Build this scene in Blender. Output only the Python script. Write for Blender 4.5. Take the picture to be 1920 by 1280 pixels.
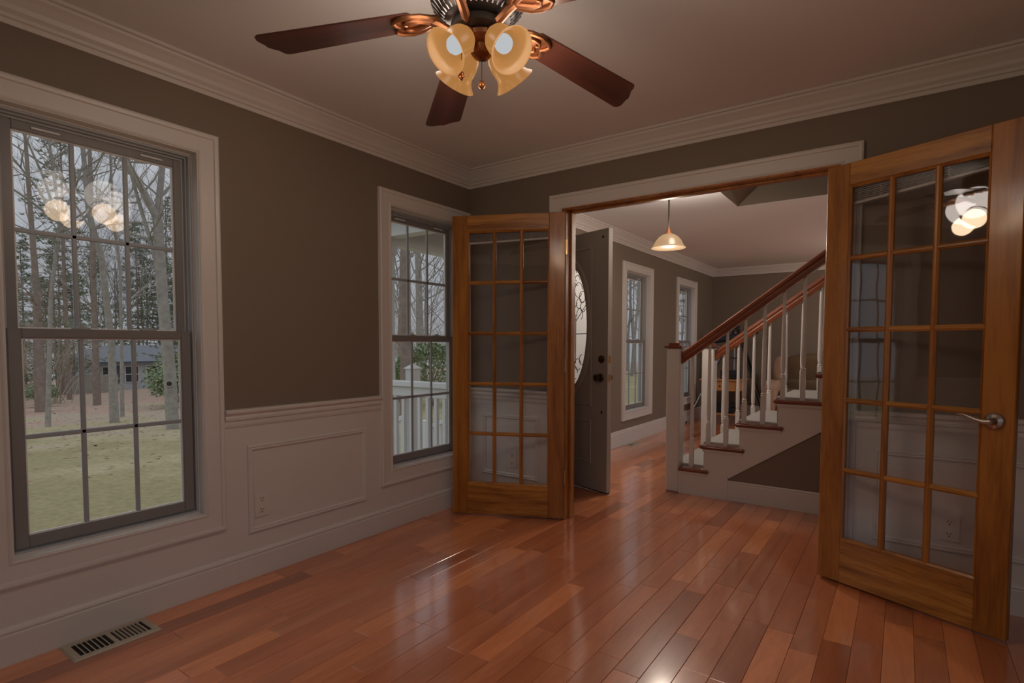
import bpy, bmesh, math, random
from mathutils import Vector, Matrix
from math import pi, sin, cos, radians as rad

for o in list(bpy.data.objects): bpy.data.objects.remove(o, do_unlink=True)
S = bpy.context.scene
COL = S.collection

# ------------------------------------------------------------------ camera
CAM = Vector((2.65663, -3.21186, 1.17628))
RV = Vector((0.81691, 0.57676, 0.00165)); UV = Vector((-0.02788, 0.03664, 0.99894)); FV = Vector((-0.57609, 0.81609, -0.04601))
cd = bpy.data.cameras.new('camera'); cam = bpy.data.objects.new('camera', cd); COL.objects.link(cam)
cam.matrix_world = Matrix(((RV.x, UV.x, -FV.x, CAM.x), (RV.y, UV.y, -FV.y, CAM.y), (RV.z, UV.z, -FV.z, CAM.z), (0, 0, 0, 1)))
cd.sensor_width = 36; cd.lens = 36*1037.5/1920; cd.shift_y = 53.27/1920; cd.clip_start = .05; cd.clip_end = 400
S.camera = cam
def proj(p):
    d = Vector(p)-CAM; w = d.dot(FV)
    if w <= .05: return None
    return 960+1037.5*d.dot(RV)/w, 693.27-1037.5*d.dot(UV)/w, w

# ------------------------------------------------------------------ world, exposure, view
S.view_settings.view_transform = 'Standard'; S.view_settings.look = 'None'
S.view_settings.gamma = 1; S.view_settings.use_curve_mapping = False
S.view_settings.exposure = -.80
W = bpy.data.worlds.new('overcast_sky'); S.world = W; W.use_nodes = True
wn = W.node_tree.nodes; wl = W.node_tree.links; wn.clear()
wo = wn.new('ShaderNodeOutputWorld'); wb = wn.new('ShaderNodeBackground'); wb.inputs[1].default_value = 1.0
wt = wn.new('ShaderNodeTexCoord'); ws = wn.new('ShaderNodeSeparateXYZ'); wr = wn.new('ShaderNodeValToRGB')
# overcast sky: three times as bright overhead as at the horizon
wr.color_ramp.elements[0].position = 0; wr.color_ramp.elements[0].color = (.60, .61, .66, 1)
wr.color_ramp.elements[1].position = 1; wr.color_ramp.elements[1].color = (1.80, 1.88, 2.05, 1)
wl.new(wt.outputs['Generated'], ws.inputs[0]); wl.new(ws.outputs[2], wr.inputs[0]); wl.new(wr.outputs[0], wb.inputs[0]); wl.new(wb.outputs[0], wo.inputs[0])
UP_W = 3.8              # light each amber glass shade passes upwards
BULB_W = 3.8          # each of the four bulbs of the fan lamp
PENDANT_W = 40.0
WARM = (1.0, .70, .45)
GLOW = (1.0, .88, .79)

# ------------------------------------------------------------------ helpers
class MB:
    """collects verts and faces; build() links them as one mesh object"""
    def __init__(s): s.v = []; s.f = []; s.c = []
    def add(s, vs, fs):
        n = len(s.v); s.v += [tuple(p) for p in vs]; s.f += [tuple(i+n for i in f) for f in fs]
    def box(s, x0, x1, y0, y1, z0, z1):
        s.add([(x, y, z) for x in (x0, x1) for y in (y0, y1) for z in (z0, z1)],
              [(0, 1, 3, 2), (4, 6, 7, 5), (0, 4, 5, 1), (2, 3, 7, 6), (0, 2, 6, 4), (1, 5, 7, 3)]); return s
    def obox(s, o, ax, ay, az):
        o = Vector(o); ax = Vector(ax); ay = Vector(ay); az = Vector(az)
        s.add([o+ax*i+ay*j+az*k for i in (0, 1) for j in (0, 1) for k in (0, 1)],
              [(0, 1, 3, 2), (4, 6, 7, 5), (0, 4, 5, 1), (2, 3, 7, 6), (0, 2, 6, 4), (1, 5, 7, 3)]); return s
    def lathe(s, prof, n=24, c=(0, 0, 0), ax=(0, 0, 1), cap=True):
        """prof: list of (r, h) along axis ax from c"""
        ax = Vector(ax).normalized(); q = ax.to_track_quat('Z', 'Y'); c = Vector(c); k = len(s.v)
        for r, h in prof:
            for i in range(n):
                a = 2*pi*i/n; s.v.append(tuple(c+q @ Vector((r*cos(a), r*sin(a), h))))
        for j in range(len(prof)-1):
            for i in range(n):
                i2 = (i+1) % n; s.f.append((k+j*n+i, k+j*n+i2, k+(j+1)*n+i2, k+(j+1)*n+i))
        if cap:
            s.f.append(tuple(k+i for i in range(n))[::-1]); m = (len(prof)-1)*n; s.f.append(tuple(k+m+i for i in range(n)))
        return s
    def tube(s, pts, r, n=6, cap=True):
        pts = [Vector(p) for p in pts]; R = r if hasattr(r, '__len__') else [r]*len(pts); k = len(s.v)
        up = Vector((0, 0, 1)); pn = None
        for i, p in enumerate(pts):
            t = (pts[min(i+1, len(pts)-1)]-pts[max(i-1, 0)]).normalized()
            if pn is None:
                a = up if abs(t.z) < .9 else Vector((1, 0, 0)); pn = t.cross(a).normalized()
            pn = (pn-t*pn.dot(t)).normalized(); b = t.cross(pn)
            for j in range(n):
                a = 2*pi*j/n; s.v.append(tuple(p+(pn*cos(a)+b*sin(a))*R[i]))
        for i in range(len(pts)-1):
            for j in range(n):
                j2 = (j+1) % n; s.f.append((k+i*n+j, k+i*n+j2, k+(i+1)*n+j2, k+(i+1)*n+j))
        if cap:
            s.f.append(tuple(k+j for j in range(n))[::-1]); m = (len(pts)-1)*n; s.f.append(tuple(k+m+j for j in range(n)))
        return s
    def prism(s, poly, axis, a0, a1):
        """poly: 2D outline, extruded along axis (0,1,2) from a0 to a1"""
        n = len(poly); P = []
        for a in (a0, a1):
            for u, w in poly:
                P.append((a, u, w) if axis == 0 else (u, a, w) if axis == 1 else (u, w, a))
        s.add(P, [tuple(range(n))[::-1], tuple(range(n, 2*n))]+[(i, (i+1) % n, n+(i+1) % n, n+i) for i in range(n)]); return s
    def ring(s, a0, a1, b0, b1, prof, mp, sides=(1, 1, 1, 1)):
        """mitred moulding round a rectangle: prof = [(outward offset, height)], mp(a,b,h)->xyz; sides bottom,right,top,left"""
        n = len(prof); k = len(s.v)
        for sa, sb in ((-1, -1), (1, -1), (1, 1), (-1, 1)):
            for u, h in prof:
                s.v.append(tuple(mp((a0-u) if sa < 0 else (a1+u), (b0-u) if sb < 0 else (b1+u), h)))
        for e in range(4):
            if not sides[e]: continue
            e2 = (e+1) % 4
            for i in range(n-1):
                s.f.append((k+e*n+i, k+e2*n+i, k+e2*n+i+1, k+e*n+i+1))
            s.f.append((k+e*n+n-1, k+e2*n+n-1, k+e2*n, k+e*n))
        if not all(sides):
            for e in range(4):
                if sides[e] != sides[e-1]: s.f.append(tuple(k+e*n+i for i in range(n)))
        return s
    def build(s, name, mat, parent=None, loc=None, smooth=False, bevel=0, seg=2, local=None):
        me = bpy.data.meshes.new(name)
        if parent is not None and local is None: local = Vector(parent.matrix_world.translation) if False else None
        me.from_pydata(s.v, [], s.f); me.update()
        if bevel or True:
            bm = bmesh.new(); bm.from_mesh(me)
            if bevel: bmesh.ops.bevel(bm, geom=list(bm.edges), offset=bevel, segments=seg, affect='EDGES', clamp_overlap=True)
            bmesh.ops.recalc_face_normals(bm, faces=bm.faces)
            bm.to_mesh(me); bm.free()
        if mat: me.materials.append(mat)
        if smooth:
            for p in me.polygons: p.use_smooth = True
            try: me.set_sharp_from_angle(angle=rad(40))
            except Exception: pass
        o = bpy.data.objects.new(name, me); COL.objects.link(o)
        if parent: o.parent = parent; place(o, parent)
        return o
def place(o, parent):
    """vertices were written in world space: shift them to the parent's frame"""
    root = parent; M = Matrix.Identity(4)
    chain = []
    while root is not None: chain.append(root); root = root.parent
    for r in reversed(chain): M = M @ Matrix.LocRotScale(r.location, r.rotation_euler, r.scale)
    if M != Matrix.Identity(4): o.data.transform(M.inverted())
def tag(o, label=None, cat=None, group=None, kind=None):
    for k, v in (('label', label), ('category', cat), ('group', group), ('kind', kind)):
        if v: o[k] = v
    return o
def empty(name, loc=(0, 0, 0), rz=0, parent=None, **k):
    o = bpy.data.objects.new(name, None); COL.objects.link(o); o.location = loc; o.rotation_euler = (0, 0, rz)
    o.empty_display_size = .1
    if parent: o.parent = parent
    return tag(o, **k)
def center(o):
    """origin to the middle of its mesh, for objects without a parent"""
    me = o.data; c = sum((v.co for v in me.vertices), Vector())/len(me.vertices)
    me.transform(Matrix.Translation(-c)); o.location = o.location+c; return o
def kids(o): return [c for c in bpy.data.objects if c.parent == o]
def copy_tree(o, parent=None, loc=None, rz=None, table=None):
    c = o.copy(); COL.objects.link(c); c.parent = parent
    if loc is not None: c.location = loc
    if rz is not None: c.rotation_euler = (0, 0, rz)
    for ch in kids(o): copy_tree(ch, c)
    return c

# ------------------------------------------------------------------ materials
def NT(name):
    m = bpy.data.materials.new(name); m.use_nodes = True; n = m.node_tree; p = n.nodes['Principled BSDF']; return m, n, p
def srgb(r, g, b): return tuple(((c/255+.055)/1.055)**2.4 if c > 10 else c/255/12.92 for c in (r, g, b))+(1,)
def plain(name, col, rough=.5, metal=0, var=0, scale=6, bump=0, bscale=60, spec=.5, coat=0):
    m, n, p = NT(name); L = n.links
    p.inputs['Base Color'].default_value = (*col[:3], 1); p.inputs['Roughness'].default_value = rough; p.inputs['Metallic'].default_value = metal
    p.inputs['Specular IOR Level'].default_value = spec; p.inputs['Coat Weight'].default_value = coat
    if var or bump:
        g = n.nodes.new('ShaderNodeNewGeometry')
        if var:
            t = n.nodes.new('ShaderNodeTexNoise'); t.inputs['Scale'].default_value = scale; t.inputs['Detail'].default_value = 4
            L.new(g.outputs['Position'], t.inputs['Vector'])
            r = n.nodes.new('ShaderNodeMapRange'); r.inputs['To Min'].default_value = 1-var; r.inputs['To Max'].default_value = 1+var
            L.new(t.outputs['Fac'], r.inputs['Value'])
            mx = n.nodes.new('ShaderNodeVectorMath'); mx.operation = 'SCALE'; mx.inputs[0].default_value = col[:3]
            L.new(r.outputs[0], mx.inputs['Scale']); L.new(mx.outputs[0], p.inputs['Base Color'])
        if bump:
            t2 = n.nodes.new('ShaderNodeTexNoise'); t2.inputs['Scale'].default_value = bscale; t2.inputs['Detail'].default_value = 3
            L.new(g.outputs['Position'], t2.inputs['Vector'])
            b = n.nodes.new('ShaderNodeBump'); b.inputs['Strength'].default_value = bump; b.inputs['Distance'].default_value = .002
            L.new(t2.outputs['Fac'], b.inputs['Height']); L.new(b.outputs[0], p.inputs['Normal'])
    return m
def wood(name, c1, c2, axis=2, rough=.35, scale=9, stretch=.06, coat=.3, contrast=1.0, attr=None, bump=.08, coat_ior=1.5, dark=None):
    """grain runs along local axis; object coordinates"""
    m, n, p = NT(name); L = n.links
    tc = n.nodes.new('ShaderNodeTexCoord'); mp = n.nodes.new('ShaderNodeMapping')
    sc = [1, 1, 1]; sc[axis] = stretch; mp.inputs['Scale'].default_value = sc
    src = tc.outputs['Object']
    if attr:
        g = n.nodes.new('ShaderNodeNewGeometry'); src = g.outputs['Position']
        at = n.nodes.new('ShaderNodeAttribute'); at.attribute_name = attr
        cm = n.nodes.new('ShaderNodeVectorMath'); cm.operation = 'MULTIPLY_ADD'
        cx = n.nodes.new('ShaderNodeCombineXYZ')
        for i in range(3): L.new(at.outputs['Fac'], cx.inputs[i])
        cm.inputs[1].default_value = (37, 53, 71); L.new(cx.outputs[0], cm.inputs[0]); L.new(src, cm.inputs[2]); src = cm.outputs[0]
    else:
        oi = n.nodes.new('ShaderNodeObjectInfo'); ad = n.nodes.new('ShaderNodeVectorMath'); ad.operation = 'MULTIPLY_ADD'
        cx = n.nodes.new('ShaderNodeCombineXYZ')
        for i in range(3): L.new(oi.outputs['Random'], cx.inputs[i])
        ad.inputs[1].default_value = (17, 23, 31); L.new(cx.outputs[0], ad.inputs[0]); L.new(src, ad.inputs[2]); src = ad.outputs[0]
    L.new(src, mp.inputs[0])
    t = n.nodes.new('ShaderNodeTexNoise'); t.inputs['Scale'].default_value = scale; t.inputs['Detail'].default_value = 6; t.inputs['Roughness'].default_value = .6; t.inputs['Distortion'].default_value = .8
    L.new(mp.outputs[0], t.inputs['Vector'])
    t2 = n.nodes.new('ShaderNodeTexNoise'); t2.inputs['Scale'].default_value = scale*9; t2.inputs['Detail'].default_value = 3
    L.new(mp.outputs[0], t2.inputs['Vector'])
    ma = n.nodes.new('ShaderNodeMath'); ma.operation = 'MULTIPLY_ADD'; ma.inputs[1].default_value = .25; L.new(t2.outputs['Fac'], ma.inputs[0])
    mb = n.nodes.new('ShaderNodeMath'); mb.operation = 'MULTIPLY'; mb.inputs[1].default_value = .8; L.new(t.outputs['Fac'], mb.inputs[0]); L.new(mb.outputs[0], ma.inputs[2])
    cr = n.nodes.new('ShaderNodeValToRGB'); cr.color_ramp.elements[0].color = (*c1[:3], 1); cr.color_ramp.elements[1].color = (*c2[:3], 1)
    cr.color_ramp.elements[0].position = .5-.17/contrast; cr.color_ramp.elements[1].position = .5+.17/contrast
    L.new(ma.outputs[0], cr.inputs[0]); out = cr.outputs[0]
    if attr:
        hv = n.nodes.new('ShaderNodeValToRGB'); e = hv.color_ramp.elements
        e[0].position = 0; e[0].color = (.60, .54, .50, 1); e[1].position = 1; e[1].color = (1.25, 1.32, 1.35, 1)
        for q, c in ((.2, (.84, .79, .77)), (.5, (1.0, 1.0, 1.0)), (.72, (.86, .92, 1.05)), (.88, (1.2, 1.3, 1.25))):
            el = e.new(q); el.color = (*c, 1)
        L.new(at.outputs['Fac'], hv.inputs[0])
        mm = n.nodes.new('ShaderNodeMix'); mm.data_type = 'RGBA'; mm.blend_type = 'MULTIPLY'; mm.inputs[0].default_value = 1
        L.new(out, mm.inputs[6]); L.new(hv.outputs[0], mm.inputs[7]); out = mm.outputs[2]
    L.new(out, p.inputs['Base Color']); p.inputs['Roughness'].default_value = rough
    p.inputs['Coat Weight'].default_value = coat; p.inputs['Coat Roughness'].default_value = .12; p.inputs['Coat IOR'].default_value = coat_ior
    b = n.nodes.new('ShaderNodeBump'); b.inputs['Strength'].default_value = bump; b.inputs['Distance'].default_value = .001
    L.new(ma.outputs[0], b.inputs['Height']); L.new(b.outputs[0], p.inputs['Normal'])
    return m
def glass(name, tint=(.93, .95, .95), wav=0.0, refl=1.0, haze=0.0):
    m = bpy.data.materials.new(name); m.use_nodes = True; n = m.node_tree; n.nodes.clear(); L = n.links
    o = n.nodes.new('ShaderNodeOutputMaterial'); t = n.nodes.new('ShaderNodeBsdfTransparent'); t.inputs[0].default_value = (*tint, 1)
    g = n.nodes.new('ShaderNodeBsdfGlossy'); g.inputs['Roughness'].default_value = .02; f = n.nodes.new('ShaderNodeFresnel'); f.inputs[0].default_value = 1.5
    fm = n.nodes.new('ShaderNodeMath'); fm.operation = 'MULTIPLY'; fm.inputs[1].default_value = refl; fm.use_clamp = True
    gb = n.nodes.new('ShaderNodeNewGeometry'); io = n.nodes.new('ShaderNodeMapRange'); io.inputs['To Min'].default_value = 1.5; io.inputs['To Max'].default_value = 1/1.5
    L.new(gb.outputs['Backfacing'], io.inputs['Value']); L.new(io.outputs[0], f.inputs[0])
    L.new(f.outputs[0], fm.inputs[0])
    mx = n.nodes.new('ShaderNodeMixShader'); L.new(fm.outputs[0], mx.inputs[0]); L.new(t.outputs[0], mx.inputs[1]); L.new(g.outputs[0], mx.inputs[2])
    if wav:
        tn = n.nodes.new('ShaderNodeTexNoise'); tn.inputs['Scale'].default_value = 3.5; tc = n.nodes.new('ShaderNodeNewGeometry'); L.new(tc.outputs['Position'], tn.inputs['Vector'])
        b = n.nodes.new('ShaderNodeBump'); b.inputs['Strength'].default_value = wav; b.inputs['Distance'].default_value = .01; L.new(tn.outputs['Fac'], b.inputs['Height']); L.new(b.outputs[0], g.inputs['Normal'])
    out = mx.outputs[0]
    L.new(out, o.inputs[0]); return m
def emissive(name, col, s, trans=None):
    m = bpy.data.materials.new(name); m.use_nodes = True; n = m.node_tree; n.nodes.clear(); L = n.links
    o = n.nodes.new('ShaderNodeOutputMaterial'); e = n.nodes.new('ShaderNodeEmission'); e.inputs[0].default_value = (*col, 1); e.inputs[1].default_value = s
    if trans:
        a = n.nodes.new('ShaderNodeAddShader'); t = n.nodes.new('ShaderNodeBsdfTranslucent'); t.inputs[0].default_value = (*trans, 1)
        d = n.nodes.new('ShaderNodeBsdfPrincipled'); d.inputs['Base Color'].default_value = (*trans, 1); d.inputs['Roughness'].default_value = .3
        mx = n.nodes.new('ShaderNodeMixShader'); mx.inputs[0].default_value = .45; L.new(t.outputs[0], mx.inputs[1]); L.new(d.outputs[0], mx.inputs[2])
        L.new(mx.outputs[0], a.inputs[0]); L.new(e.outputs[0], a.inputs[1]); L.new(a.outputs[0], o.inputs[0])
    else: L.new(e.outputs[0], o.inputs[0])
    return m
M = {}
M['wall'] = plain('taupe_wall_paint', (.225, .176, .134), .6, var=.05, scale=1.3, bump=.12, bscale=140)
M['white'] = plain('white_trim_paint', (.70, .665, .635), .38, var=.03, scale=2)
M['wains'] = plain('white_wainscot_paint', (.70, .66, .625), .5, var=.04, scale=1.5, bump=.05, bscale=90)
M['ceil'] = plain('ceiling_paint', (.85, .86, .88), .8, var=.02, scale=2, bump=.1, bscale=120)
M['plank'] = wood('cherry_floor_wood', (.52, .145, .052), (.78, .27, .110), axis=1, rough=.3, scale=7, stretch=.14, coat=1.0, attr='rnd', bump=.04, coat_ior=1.85)
M['under'] = plain('dark_floor_gap', (.07, .03, .015), .8)
M['pine'] = wood('stained_pine', (.21, .064, .007), (.48, .19, .028), axis=2, rough=.35, scale=10, stretch=.09, coat=.35, contrast=1.2)
M['pineh'] = wood('stained_pine_rail', (.19, .058, .007), (.56, .25, .046), axis=0, rough=.35, scale=16, stretch=.07, coat=.35, contrast=1.5)
M['cherry'] = wood('cherry_handrail', (.15, .035, .014), (.26, .068, .026), axis=0, rough=.3, scale=10, stretch=.05, coat=.5)
M['fanwood'] = wood('dark_fan_wood', (.030, .012, .009), (.085, .026, .018), axis=0, rough=.35, scale=12, stretch=.05, coat=.6)
M['bronze'] = plain('aged_copper_bronze', (.24, .095, .040), .34, metal=.85, var=.35, scale=14)
M['dkmetal'] = plain('dark_motor_metal', (.045, .032, .025), .35, metal=.8, var=.3, scale=20)
M['rib'] = plain('pale_vent_rib', (.30, .28, .27), .4, metal=.5)
M['shade'] = emissive('amber_glass_shade', (1.05, .46, .125), .62, trans=(.036, .022, .010))
M['pshade'] = emissive('alabaster_glass_shade', (1.0, .62, .33), .72, trans=(.04, .03, .02))
M['bulb'] = emissive('lit_bulb', (.93, .97, 1.0), .92)
M['glass'] = glass('window_glass', (.955, .97, .97), wav=.02, refl=.5)
M['dglass'] = glass('door_glass', (.965, .97, .975), wav=.06, refl=1.35)
M['vinyl'] = plain('grey_white_vinyl', (.42, .44, .46), .42, var=.03)
M['sash'] = plain('dark_sash_vinyl', (.24, .232, .23), .3, var=.03)  # even tone, darker than the frame vinyl
M['muntin'] = plain('grey_window_grille', (.36, .40, .44), .4)
M['brass'] = plain('brass', (.55, .34, .12), .3, metal=.9, var=.15)
M['dkbrass'] = plain('dark_bronze_knob', (.09, .055, .03), .3, metal=.8, var=.2)
M['nickel'] = plain('satin_nickel', (.42, .37, .33), .28, metal=.9, var=.08)
M['fdoor'] = plain('steel_door_paint', (.34, .30, .265), .45, var=.03)
M['fedge'] = plain('door_edge_primer', (.55, .50, .46), .5)
M['came'] = plain('lead_came', (.03, .03, .035), .4, metal=.6)
M['leadglass'] = glass('pebbled_leaded_glass', (.9, .93, .94), wav=.6, refl=1.3)
def _diffusing(m, col, f):
    n = m.node_tree; o = [q for q in n.nodes if q.type == 'OUTPUT_MATERIAL'][0]; src = o.inputs[0].links[0].from_socket
    t = n.nodes.new('ShaderNodeBsdfTranslucent'); t.inputs[0].default_value = (*col, 1); mx = n.nodes.new('ShaderNodeMixShader'); mx.inputs[0].default_value = f
    n.links.new(src, mx.inputs[1]); n.links.new(t.outputs[0], mx.inputs[2]); n.links.new(mx.outputs[0], o.inputs[0])
_diffusing(M['leadglass'], (.95, .97, .98), .4)
M['plate'] = plain('outlet_plastic', (.72, .68, .63), .35)
M['slot'] = plain('outlet_slot', (.02, .018, .016), .6)
M['reg'] = plain('beige_register_paint', (.50, .45, .37), .4, metal=.0, var=.05)
M['duct'] = plain('duct_dark', (.012, .012, .015), .8)
M['carpet'] = plain('grey_carpet', (.40, .385, .365), .95, var=.2, scale=220, bump=1.0, bscale=420)
M['oak'] = wood('honey_table_wood', (.50, .20, .06), (.70, .32, .11), axis=2, rough=.4, scale=9, stretch=.08)
M['oakh'] = wood('honey_table_top', (.52, .23, .08), (.74, .38, .15), axis=0, rough=.4, scale=9, stretch=.08)
M['suede'] = plain('tan_suede', (.42, .27, .19), .9, var=.18, scale=7, bump=.3, bscale=80)
M['suede2'] = plain('olive_brown_suede', (.13, .085, .045), .9, var=.25, scale=6, bump=.3, bscale=80)
M['black'] = plain('black_plastic', (.012, .012, .014), .35)
M['navy'] = plain('dark_blue_enamel', (.018, .028, .05), .3)
M['alu'] = plain('grey_aluminium', (.42, .44, .46), .35, metal=.7)
M['blind'] = plain('grey_blind_slat', (.30, .27, .25), .5)
M['blindr'] = plain('white_blind_rail', (.62, .58, .54), .4)
M['cord'] = plain('white_cord', (.60, .57, .54), .7)
M['bark'] = plain('grey_bark', (.34, .31, .28), .95, var=.45, scale=9, bump=1.0, bscale=26)
M['bark2'] = plain('brown_bark', (.27, .21, .175), .95, var=.45, scale=7, bump=1.0, bscale=20)
M['twig'] = plain('grey_twig', (.30, .27, .25), .95, var=.3, scale=3)
M['brush'] = plain('tan_brush_twigs', (.38, .33, .26), .95, var=.3, scale=2)
M['needle'] = plain('pine_needles', (.21, .25, .16), .8, var=.5, scale=1.2)
M['leaf'] = plain('shrub_leaves', (.23, .28, .15), .7, var=.5, scale=2.5)
M['litter'] = plain('fallen_leaf_litter', (.36, .22, .14), .9, var=.4, scale=5)
M['pwhite'] = plain('porch_white_paint', (.78, .79, .80), .5, var=.03)
M['pdeck'] = plain('porch_deck_grey', (.34, .33, .32), .7, var=.1)
M['siding'] = plain('pale_siding', (.55, .57, .62), .6, var=.05)
M['shingle'] = plain('grey_shingle', (.20, .21, .23), .9, var=.25, scale=3)
M['shutter'] = plain('slate_shutter', (.09, .12, .15), .6)
M['fence'] = plain('weathered_fence', (.40, .36, .31), .85, var=.2, scale=3)
M['pane'] = plain('dark_far_glass', (.05, .06, .07), .15)
def lawn_mat():
    m, n, p = NT('winter_lawn'); L = n.links; g = n.nodes.new('ShaderNodeNewGeometry')
    a = n.nodes.new('ShaderNodeTexNoise'); a.inputs['Scale'].default_value = .35; a.inputs['Detail'].default_value = 6; a.inputs['Roughness'].default_value = .65
    b = n.nodes.new('ShaderNodeTexNoise'); b.inputs['Scale'].default_value = 14; b.inputs['Detail'].default_value = 5
    L.new(g.outputs['Position'], a.inputs['Vector']); L.new(g.outputs['Position'], b.inputs['Vector'])
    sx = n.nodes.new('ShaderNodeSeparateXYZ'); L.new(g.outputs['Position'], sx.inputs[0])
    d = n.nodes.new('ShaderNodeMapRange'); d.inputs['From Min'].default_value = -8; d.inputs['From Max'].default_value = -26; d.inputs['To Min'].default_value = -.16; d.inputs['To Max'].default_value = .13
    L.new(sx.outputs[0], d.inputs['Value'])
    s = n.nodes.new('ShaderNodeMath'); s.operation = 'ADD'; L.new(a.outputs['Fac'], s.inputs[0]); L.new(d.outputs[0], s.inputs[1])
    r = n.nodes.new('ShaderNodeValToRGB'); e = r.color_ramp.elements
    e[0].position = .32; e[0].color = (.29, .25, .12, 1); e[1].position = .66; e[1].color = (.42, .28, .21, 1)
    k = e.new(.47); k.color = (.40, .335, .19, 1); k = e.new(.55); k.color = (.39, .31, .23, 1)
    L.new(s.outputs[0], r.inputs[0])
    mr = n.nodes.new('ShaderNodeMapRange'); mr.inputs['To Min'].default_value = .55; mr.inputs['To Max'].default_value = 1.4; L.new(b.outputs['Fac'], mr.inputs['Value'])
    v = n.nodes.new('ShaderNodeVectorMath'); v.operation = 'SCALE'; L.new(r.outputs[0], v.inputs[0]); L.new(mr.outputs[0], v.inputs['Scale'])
    L.new(v.outputs[0], p.inputs['Base Color']); p.inputs['Roughness'].default_value = .95
    bp = n.nodes.new('ShaderNodeBump'); bp.inputs['Strength'].default_value = .6; bp.inputs['Distance'].default_value = .03; L.new(b.outputs['Fac'], bp.inputs['Height']); L.new(bp.outputs[0], p.inputs['Normal'])
    return m
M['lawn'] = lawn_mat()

# ------------------------------------------------------------------ room shell
H = 2.44; XR = 3.75; YR = -4.3; YF = 6.43; XL = 5.0     # right wall, rear wall, far wall, living room right wall
J0, J1, HZ = .83, 2.35, 2.058                            # French door opening
WT = .14                                                 # outer wall thickness
WIN = [(-2.636, -1.949), (-.785, -.10), (2.843, 3.586), (4.70, 5.43)]
WZ0, WZ1 = .376, 2.046
FD0, FD1, FDZ = .985, 2.30, 2.09                         # front door and sidelight opening
def struct(o, label=None, cat=None): o['kind'] = 'structure'; return tag(o, label, cat)
def wall_x(name, x0, x1, y0, y1, z0, z1, holes, mat):
    """wall slab of constant x, holes = (ya, yb, za, zb)"""
    b = MB(); ys = sorted({y0, y1} | {h[0] for h in holes} | {h[1] for h in holes})
    for a, c in zip(ys[:-1], ys[1:]):
        hs = sorted([h for h in holes if h[0] < c-1e-6 and h[1] > a+1e-6], key=lambda h: h[2]); z = z0
        for h in hs:
            if h[2] > z: b.box(x0, x1, a, c, z, h[2])
            z = h[3]
        if z < z1: b.box(x0, x1, a, c, z, z1)
    return struct(b.build(name, mat))
holes = [(a, b, WZ0, WZ1) for a, b in WIN]+[(FD0, FD1, -.2, FDZ)]
wl_ = wall_x('wall_left', -WT, 0, YR, YF+.12, -.2, H+.05, holes, M['wall'])
b = MB(); b.box(0, J0-.02, 0, .12, 0, H).box(J1+.02, XR, 0, .12, 0, H).box(J0-.02, J1+.02, 0, .12, HZ+.02, H)
wf_ = struct(b.build('wall_front', M['wall']))
wall_x('wall_right', XR, XR+.12, YR, .12, -.05, H, [(-3.9, -1.9, .5, 2.2)], M['wall'])  # hole is out of view, added to let daylight into the room
struct(MB().box(-WT, .6, YR-.12, YR, -.05, H).box(.6, 2.45, YR-.12, YR, -.05, H).box(2.45, XR+.12, YR-.12, YR, 2.2, H).build('wall_rear', M['wall']))  # right end left open out of view, added for more daylight
struct(MB().box(-WT, 2.9, YF, YF+.12, -.05, H).box(4.85, XL+.12, YF, YF+.12, -.05, H).box(2.9, 4.85, YF, YF+.12, 2.25, H).build('wall_far', M['wall']))  # gap at the unseen right end, added to light the far room
wall_x('wall_living', XL, XL+.12, 0, YF, -.05, H, [(2.3, 6.3, .05, 2.3)], M['wall'])  # wide unseen opening, added as a daylight source for the living room
struct(MB().box(XR+.12, XL, 0, .12, -.05, H).build('wall_hall', M['wall']))
SX0, SY0, SY1 = 1.385, 1.11, 2.17                        # stair opening in the ceiling
b = MB(); b.box(-WT, XL, YR, SY0, H, H+.05).box(-WT, XL, SY1, YF, H, H+.05).box(-WT, SX0, SY0, SY1, H, H+.05)
ceil = struct(b.build('ceiling', M['ceil']))
b = MB(); b.box(SX0-.004, XL, SY1-.006, SY1+.1, H+.0005, 4.9).box(SX0-.02, XL, SY0-.1, SY0, H+.05, 4.9).box(XL, XL+.1, SY0-.1, SY1+.1, H+.05, 4.9)
b.box(SX0-.02, XL+.1, SY0-.1, SY1+.1, 4.9, 4.95); b.box(SX0-.12, SX0-.02, SY0-.1, SY1+.1, H+.05, 4.9)
b.prism([(SX0, H), (SX0+1.6, H+1.46), (SX0+1.6, H+1.55), (SX0-.02, H+.12)], 1, SY0, SY1)
struct(b.build('wall_stairwell', M['wall']))

# crown mouldings
CR = [(0, H), (0, H-.122), (.010, H-.122), (.012, H-.104), (.020, H-.100), (.022, H-.088), (.034, H-.076), (.040, H-.060), (.058, H-.036), (.070, H-.024), (.072, H-.014), (.084, H-.012), (.086, H)]
def crown(name, x0, x1, y0, y1, sides):
    return struct(MB().ring(x0, x1, y0, y1, [(-u, z) for u, z in CR], lambda a, b_, h: (a, b_, h), sides).build(name, M['white'], smooth=False))
crown('trim_1', 0, XR, YR, 0, (1, 1, 1, 1))
crown('trim_2', 0, XL, .12, YF, (1, 0, 1, 1))
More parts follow.
